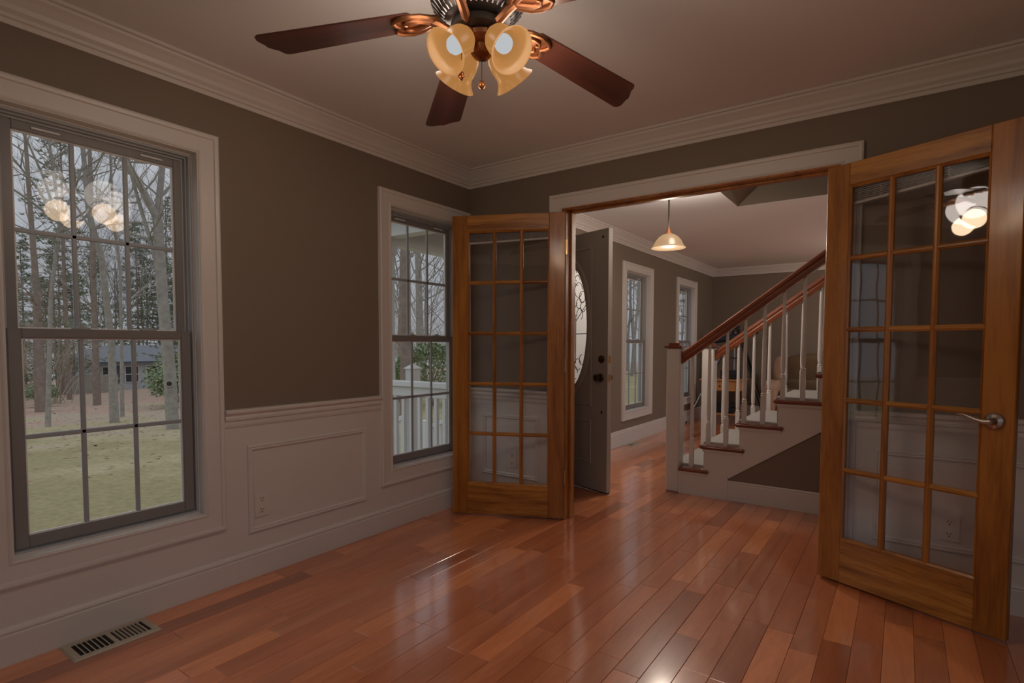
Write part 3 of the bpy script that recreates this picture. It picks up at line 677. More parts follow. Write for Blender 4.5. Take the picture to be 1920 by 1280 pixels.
# ------------------------------------------------------------------ ceiling fan with lamp
def fan():
    hx, hy, zb = 1.539, -1.817, 2.220
    Fn = empty('ceiling_fan', (hx, hy, H), 0, label='dark wood five blade ceiling fan with copper arms and four lit amber glass shades', cat='ceiling fan')
    def P(nm, mat, m, par=None, bv=0, sm=True, seg=2):
        return m.build(nm, mat, par or Fn, bevel=bv, seg=seg, smooth=sm)
    c = (hx, hy, 0)
    P('canopy', M['dkmetal'], MB().lathe([(.075, H), (.078, H-.012), (.066, H-.034), (.040, H-.048), (.022, H-.052)], 32, c))
    P('downrod', M['dkmetal'], MB().lathe([(.014, H-.05), (.014, 2.36)], 16, c))
    mo = P('motor_housing', M['dkmetal'], MB().lathe([(.04, 2.378), (.085, 2.366), (.135, 2.335), (.152, 2.300), (.152, 2.262), (.146, 2.236), (.118, 2.200), (.095, 2.186), (.060, 2.182)], 40, c))
    for i in range(40):
        a = 2*pi*i/40; dr = Vector((cos(a), sin(a), 0)); p0 = Vector((hx, hy, 0))+dr*.104+Vector((0, 0, 2.189)); p1 = Vector((hx, hy, 0))+dr*.143+Vector((0, 0, 2.230))
        P('vent_rib', M['rib'], MB().tube([p0, p1], .0026, 4), mo, sm=False)
    P('flywheel', M['dkmetal'], MB().lathe([(.062, 2.182), (.085, 2.172), (.088, 2.150), (.070, 2.142), (.05, 2.140)], 32, c))
    for k in range(5):
        a = rad(213.98-72*k); R3 = Matrix.Rotation(a, 4, 'Z'); pt = Matrix.Rotation(rad(-5), 4, 'X')
        T0 = Matrix.Translation((hx, hy, zb)) @ R3 @ Matrix.Rotation(rad(8.6), 4, 'Y') @ pt
        # outline of the blade with its ogee tip
        x0, x1 = .205, .690; w0, w1 = .056, .072
        out = [(x0, -w0+.012), (x0+.012, -w0), (x1-.080, -w1), (x1-.060, -w1-.0005), (x1-.044, -w1+.010), (x1-.032, -w1+.030), (x1-.014, -w1+.046), (x1-.004, -.016), (x1, 0),
               (x1-.004, .016), (x1-.014, w1-.046), (x1-.032, w1-.030), (x1-.044, w1-.010), (x1-.060, w1+.0005), (x1-.080, w1), (x0+.012, w0), (x0, w0-.012)]
        out = [(x0, -w0+.012), (x0+.012, -w0), (x1-.060, -w1), (x1-.050, -w1+.004), (x1-.043, -w1+.014), (x1-.036, -w1+.034), (x1-.022, -w1+.052), (x1-.012, -.004), (x1-.010, .014), (x1-.004, .030), (x1, .046), (x1-.003, w1-.008), (x1-.014, w1),
               (x0+.012, w0), (x0, w0-.012)]
        m = MB().prism(out, 2, -.003, .003); m.v = [tuple(T0 @ Vector(p)) for p in m.v]
        bl = P('blade', M['fanwood'], m, bv=.0012, sm=False, seg=1)
        # put the blade's own axes along the grain
        Mi = (Matrix.Translation((hx, hy, H))).inverted() @ T0
        bl.data.transform(Mi.inverted()); bl.matrix_local = Mi
        arm = MB()
        def tb(pts, r, n=8): arm.tube([T0 @ Vector((p[0], p[1], p[2])) for p in pts], r, n)
        tb([(.060, 0, -.055), (.095, 0, -.046), (.125, 0, -.022), (.150, 0, -.010)], [.016, .015, .014, .012])
        for sg in (-1, 1):
            tb([(.130, sg*.004, -.004), (.150, sg*.022, -.009), (.180, sg*.044, -.010), (.215, sg*.052, -.010), (.248, sg*.046, -.010), (.268, sg*.030, -.010)], [.011, .010, .009, .0085, .008, .006])
            tb([(.145, 0, -.010), (.170, sg*.014, -.011), (.200, sg*.028, -.012), (.226, sg*.026, -.012), (.236, sg*.014, -.012), (.226, sg*.006, -.012)], [.009, .009, .008, .007, .006, .005])
        tb([(.268, -.030, -.010), (.262, -.012, -.011), (.252, 0, -.011), (.262, .012, -.011), (.268, .030, -.010)], .006)
        m2 = MB().prism([(.140, -.010), (.175, -.040), (.215, -.050), (.255, -.044), (.262, 0), (.255, .044), (.215, .050), (.175, .040), (.140, .010)], 2, -.008, -.004)
        arm.add([tuple(T0 @ Vector(p)) for p in m2.v], m2.f)
        P('blade_arm', M['bronze'], arm)
    # light kit
    lk = Vector((hx+.012, hy+.004, 0)); c = tuple(lk)
    P('light_fitter', M['bronze'], MB().lathe([(.05, 2.142), (.060, 2.136), (.062, 2.122), (.050, 2.112), (.034, 2.106), (.030, 2.092), (.032, 2.084), (.024, 2.074), (.010, 2.068)], 28, c))
    for da in (-45, 45, 135, -135):
        a = rad(-57+da); dr = Vector((cos(a), sin(a), 0)); tilt = rad(47); ax = dr*sin(tilt)-Vector((0, 0, cos(tilt)))
        base = lk+dr*.045+Vector((0, 0, 2.132))
        sk = P('lamp_socket', M['bronze'], MB().tube([lk+dr*.020+Vector((0, 0, 2.115)), lk+dr*.038+Vector((0, 0, 2.130)), base], .009, 8).lathe([(.010, -.006), (.022, .000), (.028, .012), (.028, .026), (.024, .030)], 20, base, ax))
        prof = [(.022, .018), (.034, .024), (.043, .040), (.047, .060), (.047, .078), (.046, .094), (.050, .108), (.058, .120), (.069, .131)]
        inner = [(r-.0025, h-.001) for r, h in prof[::-1]]
        P('lamp_shade', M['shade'], MB().lathe(prof+inner, 36, base, ax, cap=False))
        P('bulb', M['bulb'], MB().lathe([(.010, .030), (.014, .040), (.024, .060), (.0275, .076), (.026, .090), (.018, .101), (.006, .106)], 20, base, ax))
        ld = bpy.data.lights.new('bulb_light', 'POINT'); ld.energy = BULB_W; ld.color = WARM; ld.shadow_soft_size = .065
        lo = bpy.data.objects.new('bulb_light', ld); COL.objects.link(lo); lo.parent = Fn; lo.location = base+ax*.175-Vector((hx, hy, H))
        ld = bpy.data.lights.new('shade_glow', 'POINT'); ld.energy = UP_W; ld.color = GLOW; ld.shadow_soft_size = .10
        lo = bpy.data.objects.new('shade_glow', ld); COL.objects.link(lo); lo.parent = Fn; lo.location = base+dr*.125+Vector((0, 0, -.010))-Vector((hx, hy, H))
    # pull chains with acorn ends
    for p0, p1, rr in (((.020, -.006), 1.985, .011), ((-.012, -.066), 1.998, .010)):
        x, y = hx+p0[0], hy+p0[1]
        z0 = 2.08
        n = 20; m = MB().tube([(x, y, z0), (x, y, p1+.012)], .0012, 5)
        ch = P('pull_chain', M['dkbrass'], m)
        P('chain_fob', M['bronze'], MB().lathe([(.002, .014), (.005, .012), (rr, .006), (rr*1.05, .000), (rr*.9, -.007), (.003, -.013)], 14, (x, y, p1)), ch)
fan()

# ------------------------------------------------------------------ pendant lamp in the hall
def pendant():
    x, y = 1.035, 1.345
    P0 = empty('pendant_lamp', (x, y, H), 0, label='bronze rod pendant lamp with lit alabaster bowl shade in the hall', cat='lamp')
    c = (x, y, 0)
    MB().lathe([(.062, H), (.060, H-.012), (.03, H-.026), (.01, H-.030)], 24, c).build('canopy', M['bronze'], P0, smooth=True)
    MB().lathe([(.0065, H-.03), (.0065, 2.13)], 10, c).build('rod', M['dkmetal'], P0, smooth=True)
    MB().lathe([(.010, 2.145), (.014, 2.135), (.020, 2.115), (.032, 2.100), (.042, 2.085)], 24, c).build('cap', M['bronze'], P0, smooth=True)
    pr = [(.030, 2.096), (.052, 2.089), (.080, 2.070), (.102, 2.044), (.116, 2.016), (.124, 1.998), (.134, 1.986), (.142, 1.982)]
    MB().lathe(pr+[(r-.003, z-.002) for r, z in pr[::-1]], 40, c, cap=False).build('lamp_shade', M['pshade'], P0, smooth=True)
    MB().lathe([(.012, 2.088), (.018, 2.07), (.028, 2.045), (.028, 2.025), (.015, 2.008), (.004, 2.004)], 16, c).build('bulb', M['bulb'], P0, smooth=True)
    ld = bpy.data.lights.new('pendant_light', 'POINT'); ld.energy = PENDANT_W; ld.color = (1, .84, .70); ld.shadow_soft_size = .06
    lo = bpy.data.objects.new('pendant_light', ld); COL.objects.link(lo); lo.parent = P0; lo.location = (0, 0, 1.955-H)
    ld = bpy.data.lights.new('shade_glow', 'POINT'); ld.energy = PENDANT_W*.45; ld.color = (1, .84, .70); ld.shadow_soft_size = .08
    lo = bpy.data.objects.new('shade_glow', ld); COL.objects.link(lo); lo.parent = P0; lo.location = (.15, -.15, 2.17-H)
pendant()

def added_lamp(x, y, w):  # unseen lamp, added to brighten the far room
    P0 = empty('added_lamp', (x, y, H), 0, label='added fill lamp on the far room ceiling, out of view past the right edge of the opening', cat='lamp')
    MB().lathe([(.16, H), (.165, H-.02), (.15, H-.03)], 28, (x, y, 0)).build('base', M['bronze'], P0, smooth=True)
    MB().lathe([(.15, H-.03), (.14, H-.06), (.10, H-.085), (.04, H-.098), (.005, H-.10)], 28, (x, y, 0)).build('lamp_shade', M['pshade'], P0, smooth=True)
    ld = bpy.data.lights.new('added_fill_light', 'POINT'); ld.energy = w; ld.color = (1, .88, .78); ld.shadow_soft_size = .10
    lo = bpy.data.objects.new('added_fill_light', ld); COL.objects.link(lo); lo.parent = P0; lo.location = (0, 0, -.22)
added_lamp(3.1, 4.7, 55)

# ------------------------------------------------------------------ staircase
def staircase():
    y0, y1 = 1.11, 2.13; NS = 12; g = .2585; r = .1915; xn = lambda n: 1.132+(n-1)*g; zt = lambda n: .018+r*n
    SC = empty('staircase', (1.1, 1.11, 0), 0, label='white staircase with cherry handrails, turned balusters and grey carpet runner', cat='staircase')
    def P(nm, mat, m, bv=0, sm=False, par=None, seg=2): return m.build(nm, mat, par or SC, bevel=bv, seg=seg, smooth=sm)
    # cut stringers, near and far
    def stringer(ya, yb):
        poly = [(1.225, 0)]
        poly.append((1.225, zt(1)-.026))
        for n in range(1, NS):
            poly.append((xn(n+1)+.030, zt(n)-.026)); poly.append((xn(n+1)+.030, zt(n+1)-.026))
        poly.append((xn(NS)+.30, zt(NS)-.026)); poly.append((xn(NS)+.30, zt(NS)-.34))
        poly.append((1.36, 0.0))
        P('stringer', M['white'], MB().prism(poly, 1, ya, yb))
    stringer(y0, y0+.02); stringer(y1-.02, y1)
    for n in range(1, NS+1):
        x = xn(n); xe = xn(n+1)+.032
        P('riser', M['white'], MB().box(x+.030, x+.045, y0+.02, y1-.02, zt(n-1)-.02 if n > 1 else 0, zt(n)-.026))
        for ya, yb in ((y0-.028, y0+.105), (y1-.105, y1+.028)):
            xs = x if n > 1 else x+.094
            P('tread', M['cherry'], MB().box(xs, xe+.038, ya, yb, zt(n)-.026, zt(n)), .008, seg=3)
            # scotia strip below the tread end
            ys = (y0-.012, y0) if ya < y0 else (y1, y1+.012)
            P('cove_moulding', M['white'], MB().prism([(xs+.02, zt(n)-.026), (xe+.024, zt(n)-.026), (xe+.020, zt(n)-.046), (xs+.024, zt(n)-.046)], 1, *ys))
        m = MB().box(x-.004, xe+.002, y0+.105, y1-.105, zt(n)-.020, zt(n)+.012).box(x+.006, x+.032, y0+.105, y1-.105, zt(n-1)+.010 if n > 1 else 0, zt(n)-.012)
        P('carpet', M['carpet'], m, .006)
    # newel posts
    for (nx, ny) in ((1.115, 1.112), (1.125, 2.03)):
        nw = .112; ht = 1.150
        nwl = P('newel_post', M['white'], MB().box(nx, nx+nw, ny, ny+nw, 0, ht), .010, seg=1)
        P('newel_collar', M['white'], MB().box(nx+nw, nx+nw+.022, ny-.004, ny+nw+.004, 0, .185), .003, par=nwl)
        P('newel_cap', M['cherry'], MB().box(nx-.018, nx+nw+.018, ny-.018, ny+nw+.018, ht, ht+.018), .006, par=nwl)
        P('newel_cap', M['cherry'], MB().box(nx+.010, nx+nw-.010, ny+.010, ny+nw-.010, ht+.018, ht+.040), .006, par=nwl)
    sl = (1.835-1.115)/(2.223-1.24)
    rail = lambda x: 1.125+sl*(x-1.24)
    for yc, xst in ((1.166, 1.228), (2.086, 1.238)):
        pf = [(-.026, -.094), (.026, -.094), (.030, -.060), (.026, -.050), (.033, -.030), (.030, -.010), (.016, 0), (-.016, 0), (-.030, -.010), (-.033, -.030), (-.026, -.050), (-.030, -.060)]
        m = MB(); xe = xn(8)
        for x in (xst, xe):
            for u, h in pf: m.v.append((x, yc+u, rail(x)+h))
        n = len(pf); m.f += [tuple(range(n))[::-1], tuple(range(n, 2*n))]+[(i, (i+1) % n, n+(i+1) % n, n+i) for i in range(n)]
        P('handrail', M['cherry'], m)
        for n_ in range(1, 8):
            for j, off in enumerate((.048, .178)):
                x = xn(n_)+off
                if n_ == 1 and j == 0: continue
                za, zb = zt(n_), rail(x)-.090
                hb = .16+(.0 if j == 0 else .05)
                q = .0155
                m = MB().box(x-q, x+q, yc-q, yc+q, za, za+hb)
                m.lathe([(.019, za+hb), (.015, za+hb+.006), (.018, za+hb+.014), (.011, za+hb+.024), (.0145, za+hb+.05), (.0165, za+hb+.09), (.0145, za+hb+.22), (.011, zb-.05), (.010, zb)], 12, (x, yc, 0))
                P('baluster', M['white'], m)
    return SC
staircase()
# wall below the stairs
b = MB(); b.prism([(1.40, .03), (4.30, 2.16), (4.30, 0), (1.40, 0)], 1, 1.122, 1.18)
struct(b.build('wall_under_stairs', M['wall']))
b = MB(); b.prism([(1.40, .03), (4.30, 2.16), (4.30, 0), (1.40, 0)], 1, 2.06, 2.118); struct(b.build('wall_under_stairs_far', M['wall']))
BS = [(0, 0), (.010, 0), (.010, .125), (.006, .130), (.006, .136), (.009, .140), (.003, .150), (0, .150)]
m = MB(); pf = BS
sx = 1.345
m.prism([(1.122-u, z) for u, z in pf], 0, 1.50, 4.3); m.prism([(1.335, 0), (1.60, 0), (1.60, .19)], 1, 1.108, 1.120)
struct(m.build('baseboard_stairs', M['white']))

# ------------------------------------------------------------------ living room things
def end_table():
    T = empty('end_table', (.50, 5.25, 0), 0, label='honey wood end table with drawer behind the stair balusters', cat='table')
    def P(nm, mat, m, bv=.003, par=None): return m.build(nm, mat, par or T, bevel=bv, seg=2)
    x0, x1, ya, yb, z = .235, .765, 5.08, 5.50, .675
    P('tabletop', M['oakh'], MB().box(x0-.028, x1+.028, ya-.028, yb+.028, z-.022, z), .006)
    for x in (x0, x1-.05):
        for y in (ya, yb-.05):
            m = MB(); q = [(x, x+.05, y, y+.05, z-.022), (x, x+.05, y, y+.05, z-.20)]
            cx = x+.025+(.010 if x == x0 else -.010)*0
            m.add([(x, y, z-.022), (x+.05, y, z-.022), (x+.05, y+.05, z-.022), (x, y+.05, z-.022), (x, y, z-.20), (x+.05, y, z-.20), (x+.05, y+.05, z-.20), (x, y+.05, z-.20),
                   (x+.012, y+.012, 0), (x+.038, y+.012, 0), (x+.038, y+.038, 0), (x+.012, y+.038, 0)],
                  [(0, 1, 2, 3), (0, 4, 5, 1), (1, 5, 6, 2), (2, 6, 7, 3), (3, 7, 4, 0), (4, 8, 9, 5), (5, 9, 10, 6), (6, 10, 11, 7), (7, 11, 8, 4), (11, 10, 9, 8)])
            P('leg', M['oak'], m, .002)
    P('apron', M['oakh'], MB().box(x0+.05, x1-.05, yb-.04, yb-.02, z-.17, z-.022)); P('apron', M['oakh'], MB().box(x0+.01, x0+.03, ya+.05, yb-.05, z-.17, z-.022)); P('apron', M['oakh'], MB().box(x1-.03, x1-.01, ya+.05, yb-.05, z-.17, z-.022))
    d = P('drawer', M['oakh'], MB().box(x0+.055, x1-.055, ya+.006, ya+.30, z-.165, z-.030))
    P('knob', M['dkbrass'], MB().lathe([(.006, 0), (.006, .010), (.014, .016), (.013, .024), (.004, .027)], 14, ((x0+x1)/2, ya+.006, z-.098), (0, -1, 0)), 0, par=d)
    P('shelf', M['oakh'], MB().box(x0+.02, x1-.02, ya+.02, yb-.02, .16, .178))
end_table()
def dark_box(name, c, s, label, cat, band=None):
    x, y, z = c; a, b_, h = s
    T = empty(name, (x, y, z), 0, label=label, cat=cat)
    MB().box(x-a/2, x+a/2, y-b_/2, y+b_/2, z, z+h).build('case', M['black'], T, bevel=.006)
    MB().box(x-a/2+.01, x+a/2-.01, y-b_/2-.003, y-b_/2, z+h*.55, z+h*.85).build('front_panel', M['navy'], T, bevel=.001, seg=1)
    MB().box(x-a/2+.02, x-a/2+.06, y-b_/2-.005, y-b_/2-.003, z+h*.2, z+h*.35).build('button', M['alu'], T)
dark_box('speaker_dock', (.60, 5.27, .676), (.24, .20, .13), 'small black stereo box standing on the end table', 'stereo')
dark_box('media_player', (.50, 5.28, .178), (.34, .26, .08), 'black player box on the lower shelf of the end table', 'player')
dark_box('media_player', (.50, 5.28, .259), (.30, .24, .07), 'upper black box stacked on the player under the end table', 'player')
def telescope():
    ax, ay, az = .59, 5.62, 1.46
    T = empty('telescope', (ax, ay, 0), 0, label='dark blue telescope on black tripod behind the end table', cat='telescope')
    def P(nm, mat, m, sm=True, par=None, bv=0): return m.build(nm, mat, par or T, smooth=sm, bevel=bv)
    ap = Vector((ax, ay, az))
    for fx, fy in ((-.08, 4.86), (1.02, 5.60), (.92, 6.30)):
        ft = Vector((fx, fy, .008)); mid = ap.lerp(ft, .52); d = (ft-ap).normalized(); sd = d.cross(Vector((0, 0, 1))).normalized()*.020
        if fx < 0: ft = Vector((.05, 4.95, .008)); mid = ap.lerp(ft, .52); d = (ft-ap).normalized(); sd = d.cross(Vector((0, 0, 1))).normalized()*.020
        lg = P('tripod_leg', M['black'], MB().tube([ap+sd, mid+sd], .011, 8).tube([ap-sd, mid-sd], .011, 8).tube([mid-sd*1.4, mid+sd*1.4], .016, 8).tube([ft-d*.04, ft], .012, 8))
        P('leg_tube', M['alu'] if fx < 0 else M['black'], MB().tube([ap.lerp(ft, .30), ft-d*.03], .009, 8), par=lg)
    P('tripod_hub', M['black'], MB().lathe([(.035, az-.06), (.045, az-.02), (.045, az+.01), (.025, az+.03), (.020, az+.10)], 16, (ax, ay, 0)))
    P('center_column', M['alu'], MB().lathe([(.013, .76), (.013, az-.05)], 12, (ax-.02, ay-.02, 0)))
    P('accessory_tray', M['black'], MB().lathe([(.16, .97), (.16, .978), (.02, .985)], 3, (ax, ay, 0)), sm=False)
    P('tray_brace', M['alu'], MB().tube([(ax-.20, ay-.05, .975), (ax+.12, ay, .975)], .006, 6))
    P('optical_tube', M['navy'], MB().lathe([(.058, -.42), (.060, -.40), (.060, -.34), (.050, -.33), (.050, .16), (.030, .20), (.022, .22), (.022, .30)], 20, (ax-.02, ay-.08, az-.17), (.97, -.10, .16)))
    P('eyepiece', M['black'], MB().tube([(ax+.26, ay-.11, az-.13), (ax+.31, ay-.11, az-.12), (ax+.33, ay-.11, az-.06)], .014, 10))
telescope()
def supere(m, c, h, e=.45, nu=28, nv=16, wob=0, seed=1):
    """rounded cushion: superellipsoid at c with half sizes h"""
    rn = random.Random(seed); k = len(m.v); sg = lambda v, p: math.copysign(abs(v)**p, v)
    ph = [rn.uniform(0, 6) for _ in range(6)]
    for j in range(nv+1):
        b_ = -pi/2+pi*j/nv
        for i in range(nu):
            a = 2*pi*i/nu; x, y, z = sg(cos(b_), e)*sg(cos(a), e), sg(cos(b_), e)*sg(sin(a), e), sg(sin(b_), e)
            w = 1+wob*(sin(4*x+ph[0])*sin(5*z+ph[1])+.6*sin(9*x+ph[2]+3*z)*sin(7*y+ph[3]))
            m.v.append((c[0]+h[0]*x*w, c[1]+h[1]*y*w, c[2]+h[2]*z*w))
    for j in range(nv):
        for i in range(nu): m.f.append((k+j*nu+i, k+j*nu+(i+1) % nu, k+(j+1)*nu+(i+1) % nu, k+(j+1)*nu+i))
    return m
def armchair():
    cx, cy = 1.52, 5.72
    A = empty('armchair', (cx, cy, 0), 0, label='tan suede recliner with dark olive cushions against the far wall', cat='armchair')
    def P(nm, mat, m): return m.build(nm, mat, A, smooth=True)
    P('base', M['suede'], supere(MB(), (cx, cy+.02, .25), (.42, .40, .19), .25))
    P('backrest', M['suede'], supere(MB(), (cx, cy+.34, .62), (.44, .17, .38), .35, wob=.02))
    P('back_cushion', M['suede2'], supere(MB(), (cx+.02, cy+.16, .80), (.34, .16, .24), .55, wob=.04, seed=3))
    P('lower_back_cushion', M['suede2'], supere(MB(), (cx+.02, cy+.12, .56), (.31, .15, .13), .5, wob=.04, seed=5))
    P('seat_cushion', M['suede2'], supere(MB(), (cx, cy-.12, .44), (.30, .30, .10), .4, wob=.03, seed=7))
    P('footrest', M['suede'], supere(MB(), (cx, cy-.40, .24), (.30, .06, .15), .35, wob=.02))
    for s in (-1, 1):
        P('armrest', M['suede'], supere(MB(), (cx+s*.40, cy-.06, .36), (.11, .40, .30), .38, wob=.02, seed=9+s))
        P('wing_cushion', M['suede2'] if s > 0 else M['suede'], supere(MB(), (cx+s*.36, cy+.22, .80), (.10, .16, .20), .5, wob=.04, seed=14+s))
        for t in (-.3, .3): MB().lathe([(.02, 0), (.025, .07)], 10, (cx+s*.33, cy+t, 0)).build('foot', M['black'], A)
armchair()

# ------------------------------------------------------------------ outside: ground, porch
gz = lambda x: -.6-.045*max(0, -x-6)
xs = [20, -.12, -3, -6, -9, -13, -18, -25, -35, -50, -75, -110, -160]; ysl = [-60, -30, -15, -8, -4, 0, 4, 8, 14, 22, 32, 45, 65, 90]
m = MB()
for x in xs:
    for y in ysl: m.v.append((x, y, gz(x)))
n = len(ysl)
for i in range(len(xs)-1):
    for j in range(n-1): m.f.append((i*n+j, i*n+j+1, (i+1)*n+j+1, (i+1)*n+j))
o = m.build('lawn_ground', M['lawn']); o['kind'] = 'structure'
def porch():
    D = 1.56; ya, yb = .60, 2.40; zd = -.12
    P0 = empty('front_porch', (-.75, 1.5, zd), 0, label='white front porch with post, ceiling and railing outside the second window', cat='porch')
    def P(nm, mat, m, bv=0, par=None): return m.build(nm, mat, par or P0, bevel=bv, seg=1)
    for i in range(11): P('deck_board', M['pdeck'], MB().box(-WT-.14*(i+1)+.003, -WT-.14*i, ya-.08, yb+.08, zd-.03, zd), .002)
    P('skirt', M['pwhite'], MB().box(-D-.12, -D-.08, ya-.08, yb+.08, -.6, zd-.03).box(-D-.08, -WT, ya-.08, ya-.05, -.6, zd-.03))
    P('porch_ceiling', M['pwhite'], MB().box(-D-.2, -WT, ya-.15, yb+.15, 2.42, 2.45))
    P('front_beam', M['pwhite'], MB().box(-D-.07, -D+.07, ya-.07, yb+.07, 2.16, 2.42)); P('side_beam', M['pwhite'], MB().box(-D+.07, -WT, ya-.07, ya+.07, 2.22, 2.42))
    P('side_beam', M['pwhite'], MB().box(-D+.07, -WT, yb-.07, yb+.07, 2.22, 2.42))
    P('porch_roof', M['shingle'], MB().prism([(-D-.35, 2.44), (-WT, 2.95), (-WT, 2.44)], 1, ya-.3, yb+.3))
    for y in (ya, yb):
        ps = P('post', M['pwhite'], MB().box(-D-.055, -D+.055, y-.055, y+.055, zd, 2.16), .004)
        P('post_base', M['pwhite'], MB().box(-D-.075, -D+.075, y-.075, y+.075, zd, zd+.16), .006, ps); P('post_capital', M['pwhite'], MB().box(-D-.075, -D+.075, y-.075, y+.075, 2.06, 2.16), .006, ps)
    for y in (ya, yb):
        P('top_rail', M['pwhite'], MB().box(-D+.055, -WT, y-.050, y+.050, .765, .820).box(-D+.055, -WT, y-.022, y+.022, .670, .765), .006)
        P('bottom_rail', M['pwhite'], MB().box(-D+.055, -WT, y-.025, y+.025, -.04, .03), .004)
        x = -D+.12
        while x < -WT-.05: P('baluster', M['pwhite'], MB().box(x-.018, x+.018, y-.018, y+.018, .03, .67), .002); x += .108
    # stub newel with a pointed cap beside the corner post
    P('rail_post', M['pwhite'], MB().box(-1.47, -1.36, .75, .86, zd, .93), .004)
    P('rail_post_cap', M['pwhite'], MB().add([(-1.485, .735, .93), (-1.345, .735, .93), (-1.345, .875, .93), (-1.485, .875, .93), (-1.415, .805, .985)], [(0, 1, 2, 3), (0, 1, 4), (1, 2, 4), (2, 3, 4), (3, 0, 4)]))
    # steps going down to the lawn, with a sloping rail
    for i in range(3):
        P('step', M['pdeck'], MB().box(-D-.12-.28*(i+1), -D-.10-.28*i, .95, 2.2, zd-.16*(i+1)-.04, zd-.16*(i+1)), .003)
        P('step_riser', M['pwhite'], MB().box(-D-.12-.28*i-.02, -D-.12-.28*i, .95, 2.2, -.6, zd-.16*(i+1)+.12))
    for y in (.93, 2.22):
        x0, z0, x1, z1 = -D+.06, .44, -D-.98, .03
        P('stair_rail', M['pwhite'], MB().obox((x0, y-.03, z0), (x1-x0, 0, z1-z0), (0, .06, 0), (0, 0, .055)), .004)
        P('stair_bottom_rail', M['pwhite'], MB().obox((x0, y-.02, z0-.42), (x1-x0, 0, z1-z0), (0, .04, 0), (0, 0, .05)), .003)
        for i in range(8):
            x = x0+(x1-x0)*(i+.5)/8; z = z0+(z1-z0)*(i+.5)/8; P('stair_baluster', M['pwhite'], MB().box(x-.018, x+.018, y-.018, y+.018, z-.40, z+.01))
        P('stair_newel', M['pwhite'], MB().box(x1-.10, x1, y-.05, y+.05, -.6, z1+.12), .004)
porch()

# ------------------------------------------------------------------ trees
def branchy(rn, m, p, d, ln, r, depth, sides=(6, 5, 4, 3, 3, 3), lev=0, m2=None, spread=.6, wob=.18, up=.05):
    """recursive bare limb: trunk levels into m, fine twigs into m2"""
    n = 5 if lev < 2 else 3; pts = [Vector(p)]; dd = Vector(d).normalized(); rs = [r]
    for i in range(n):
        dd = (dd+Vector((rn.uniform(-1, 1), rn.uniform(-1, 1), rn.uniform(-1, 1)))*wob+Vector((0, 0, up))).normalized()
        pts.append(pts[-1]+dd*(ln/n)); rs.append(r*(1-.55*(i+1)/n))
    (m if lev < 2 else m2).tube(pts, rs, sides[min(lev, 5)], cap=False)
    if depth == 0: return
    k = rn.choice((3, 4)) if lev else 11
    for j in range(k):
        t = rn.uniform(.35, 1) if lev else rn.uniform(.30, 1); i = min(int(t*n), n-1); q = pts[i].lerp(pts[i+1], t*n-i)
        ax = Vector((rn.uniform(-1, 1), rn.uniform(-1, 1), rn.uniform(-.2, .8))).normalized()
        nd = (dd*(1-spread)+ax*spread).normalized()
        branchy(rn, m, q, nd, ln*rn.uniform(.42, .65), rs[i]*rn.uniform(.40, .62), depth-1, sides, lev+1, m2, spread, wob, up)
def bare_tree(seed, h=11, r=.15, depth=4, spread=.6, lean=(0, 0), mat='bark'):
    rn = random.Random(seed); m, m2 = MB(), MB()
    branchy(rn, m, (0, 0, -.3), (lean[0], lean[1], 1), h, r, depth, m2=m2, spread=spread, wob=.07 if spread < .6 else .1, up=.10)
    T = empty('bare_tree', (0, 0, 0)); m.build('trunk', M[mat], T, smooth=True); m2.build('twigs', M['twig'], T); return T
def pine_tree(seed, h=12, r=.16, w=2.4, low=.15):
    rn = random.Random(seed); m, f = MB(), MB()
    m.tube([(0, 0, -.3), (.05, 0, h*.5), (0, .05, h)], [r, r*.7, .02], 7)
    nb = 60
    for i in range(nb):
        z = h*(low+(1-low)*i/nb); L = w*(1-(z/h-low)/(1-low))**.7*rn.uniform(.6, 1.1)+.3; a = rn.uniform(0, 2*pi)
        tip = Vector((L*cos(a), L*sin(a), z+L*rn.uniform(-.15, .25))); b0 = Vector((0, 0, z)); m.tube([b0, b0.lerp(tip, .5)+Vector((0, 0, .1)), tip], [.035, .022, .008], 3, cap=False)
        for q in range(11):
            c = b0.lerp(tip, .25+.75*q/10)+Vector((rn.uniform(-.22, .22), rn.uniform(-.22, .22), rn.uniform(-.12, .16)))
            for s in range(9):
                u = Vector((rn.uniform(-1, 1), rn.uniform(-1, 1), rn.uniform(-.4, 1))).normalized()*rn.uniform(.12, .26); v = u.cross(Vector((rn.uniform(-1, 1), rn.uniform(-1, 1), rn.uniform(-1, 1)))).normalized()*.024
                f.add([c-v, c+v, c+u], [(0, 1, 2)])
    T = empty('pine_tree', (0, 0, 0)); m.build('trunk', M['bark2'], T, smooth=True); f.build('foliage', M['needle'], T); return T
def shrub(seed, w=1.6, h=1.4):
    rn = random.Random(seed); m, f = MB(), MB()
    for i in range(14):
        a = rn.uniform(0, 2*pi); t = Vector((w*.5*cos(a)*rn.random(), w*.5*sin(a)*rn.random(), h*rn.uniform(.5, .9))); m.tube([(0, 0, -.1), t*.5+Vector((0, 0, .1)), t], [.02, .012, .005], 4)
    for i in range(1500):
        a = rn.uniform(0, 2*pi); b_ = rn.uniform(-.2, 1)*pi/2; q = rn.uniform(.6, 1.0)
        c = Vector((w*.5*cos(a)*cos(b_)*q, w*.5*sin(a)*cos(b_)*q, h*.5+h*.5*sin(b_)*q)); u = Vector((rn.uniform(-1, 1), rn.uniform(-1, 1), rn.uniform(-1, 1))).normalized(); v = u.orthogonal().normalized()
        f.add([c-v*.035, c+u*.07, c+v*.035, c-u*.07], [(0, 1, 2, 3)])
    T = empty('evergreen_shrub', (0, 0, 0)); m.build('stems', M['bark2'], T); f.build('foliage', M['leaf'], T); return T

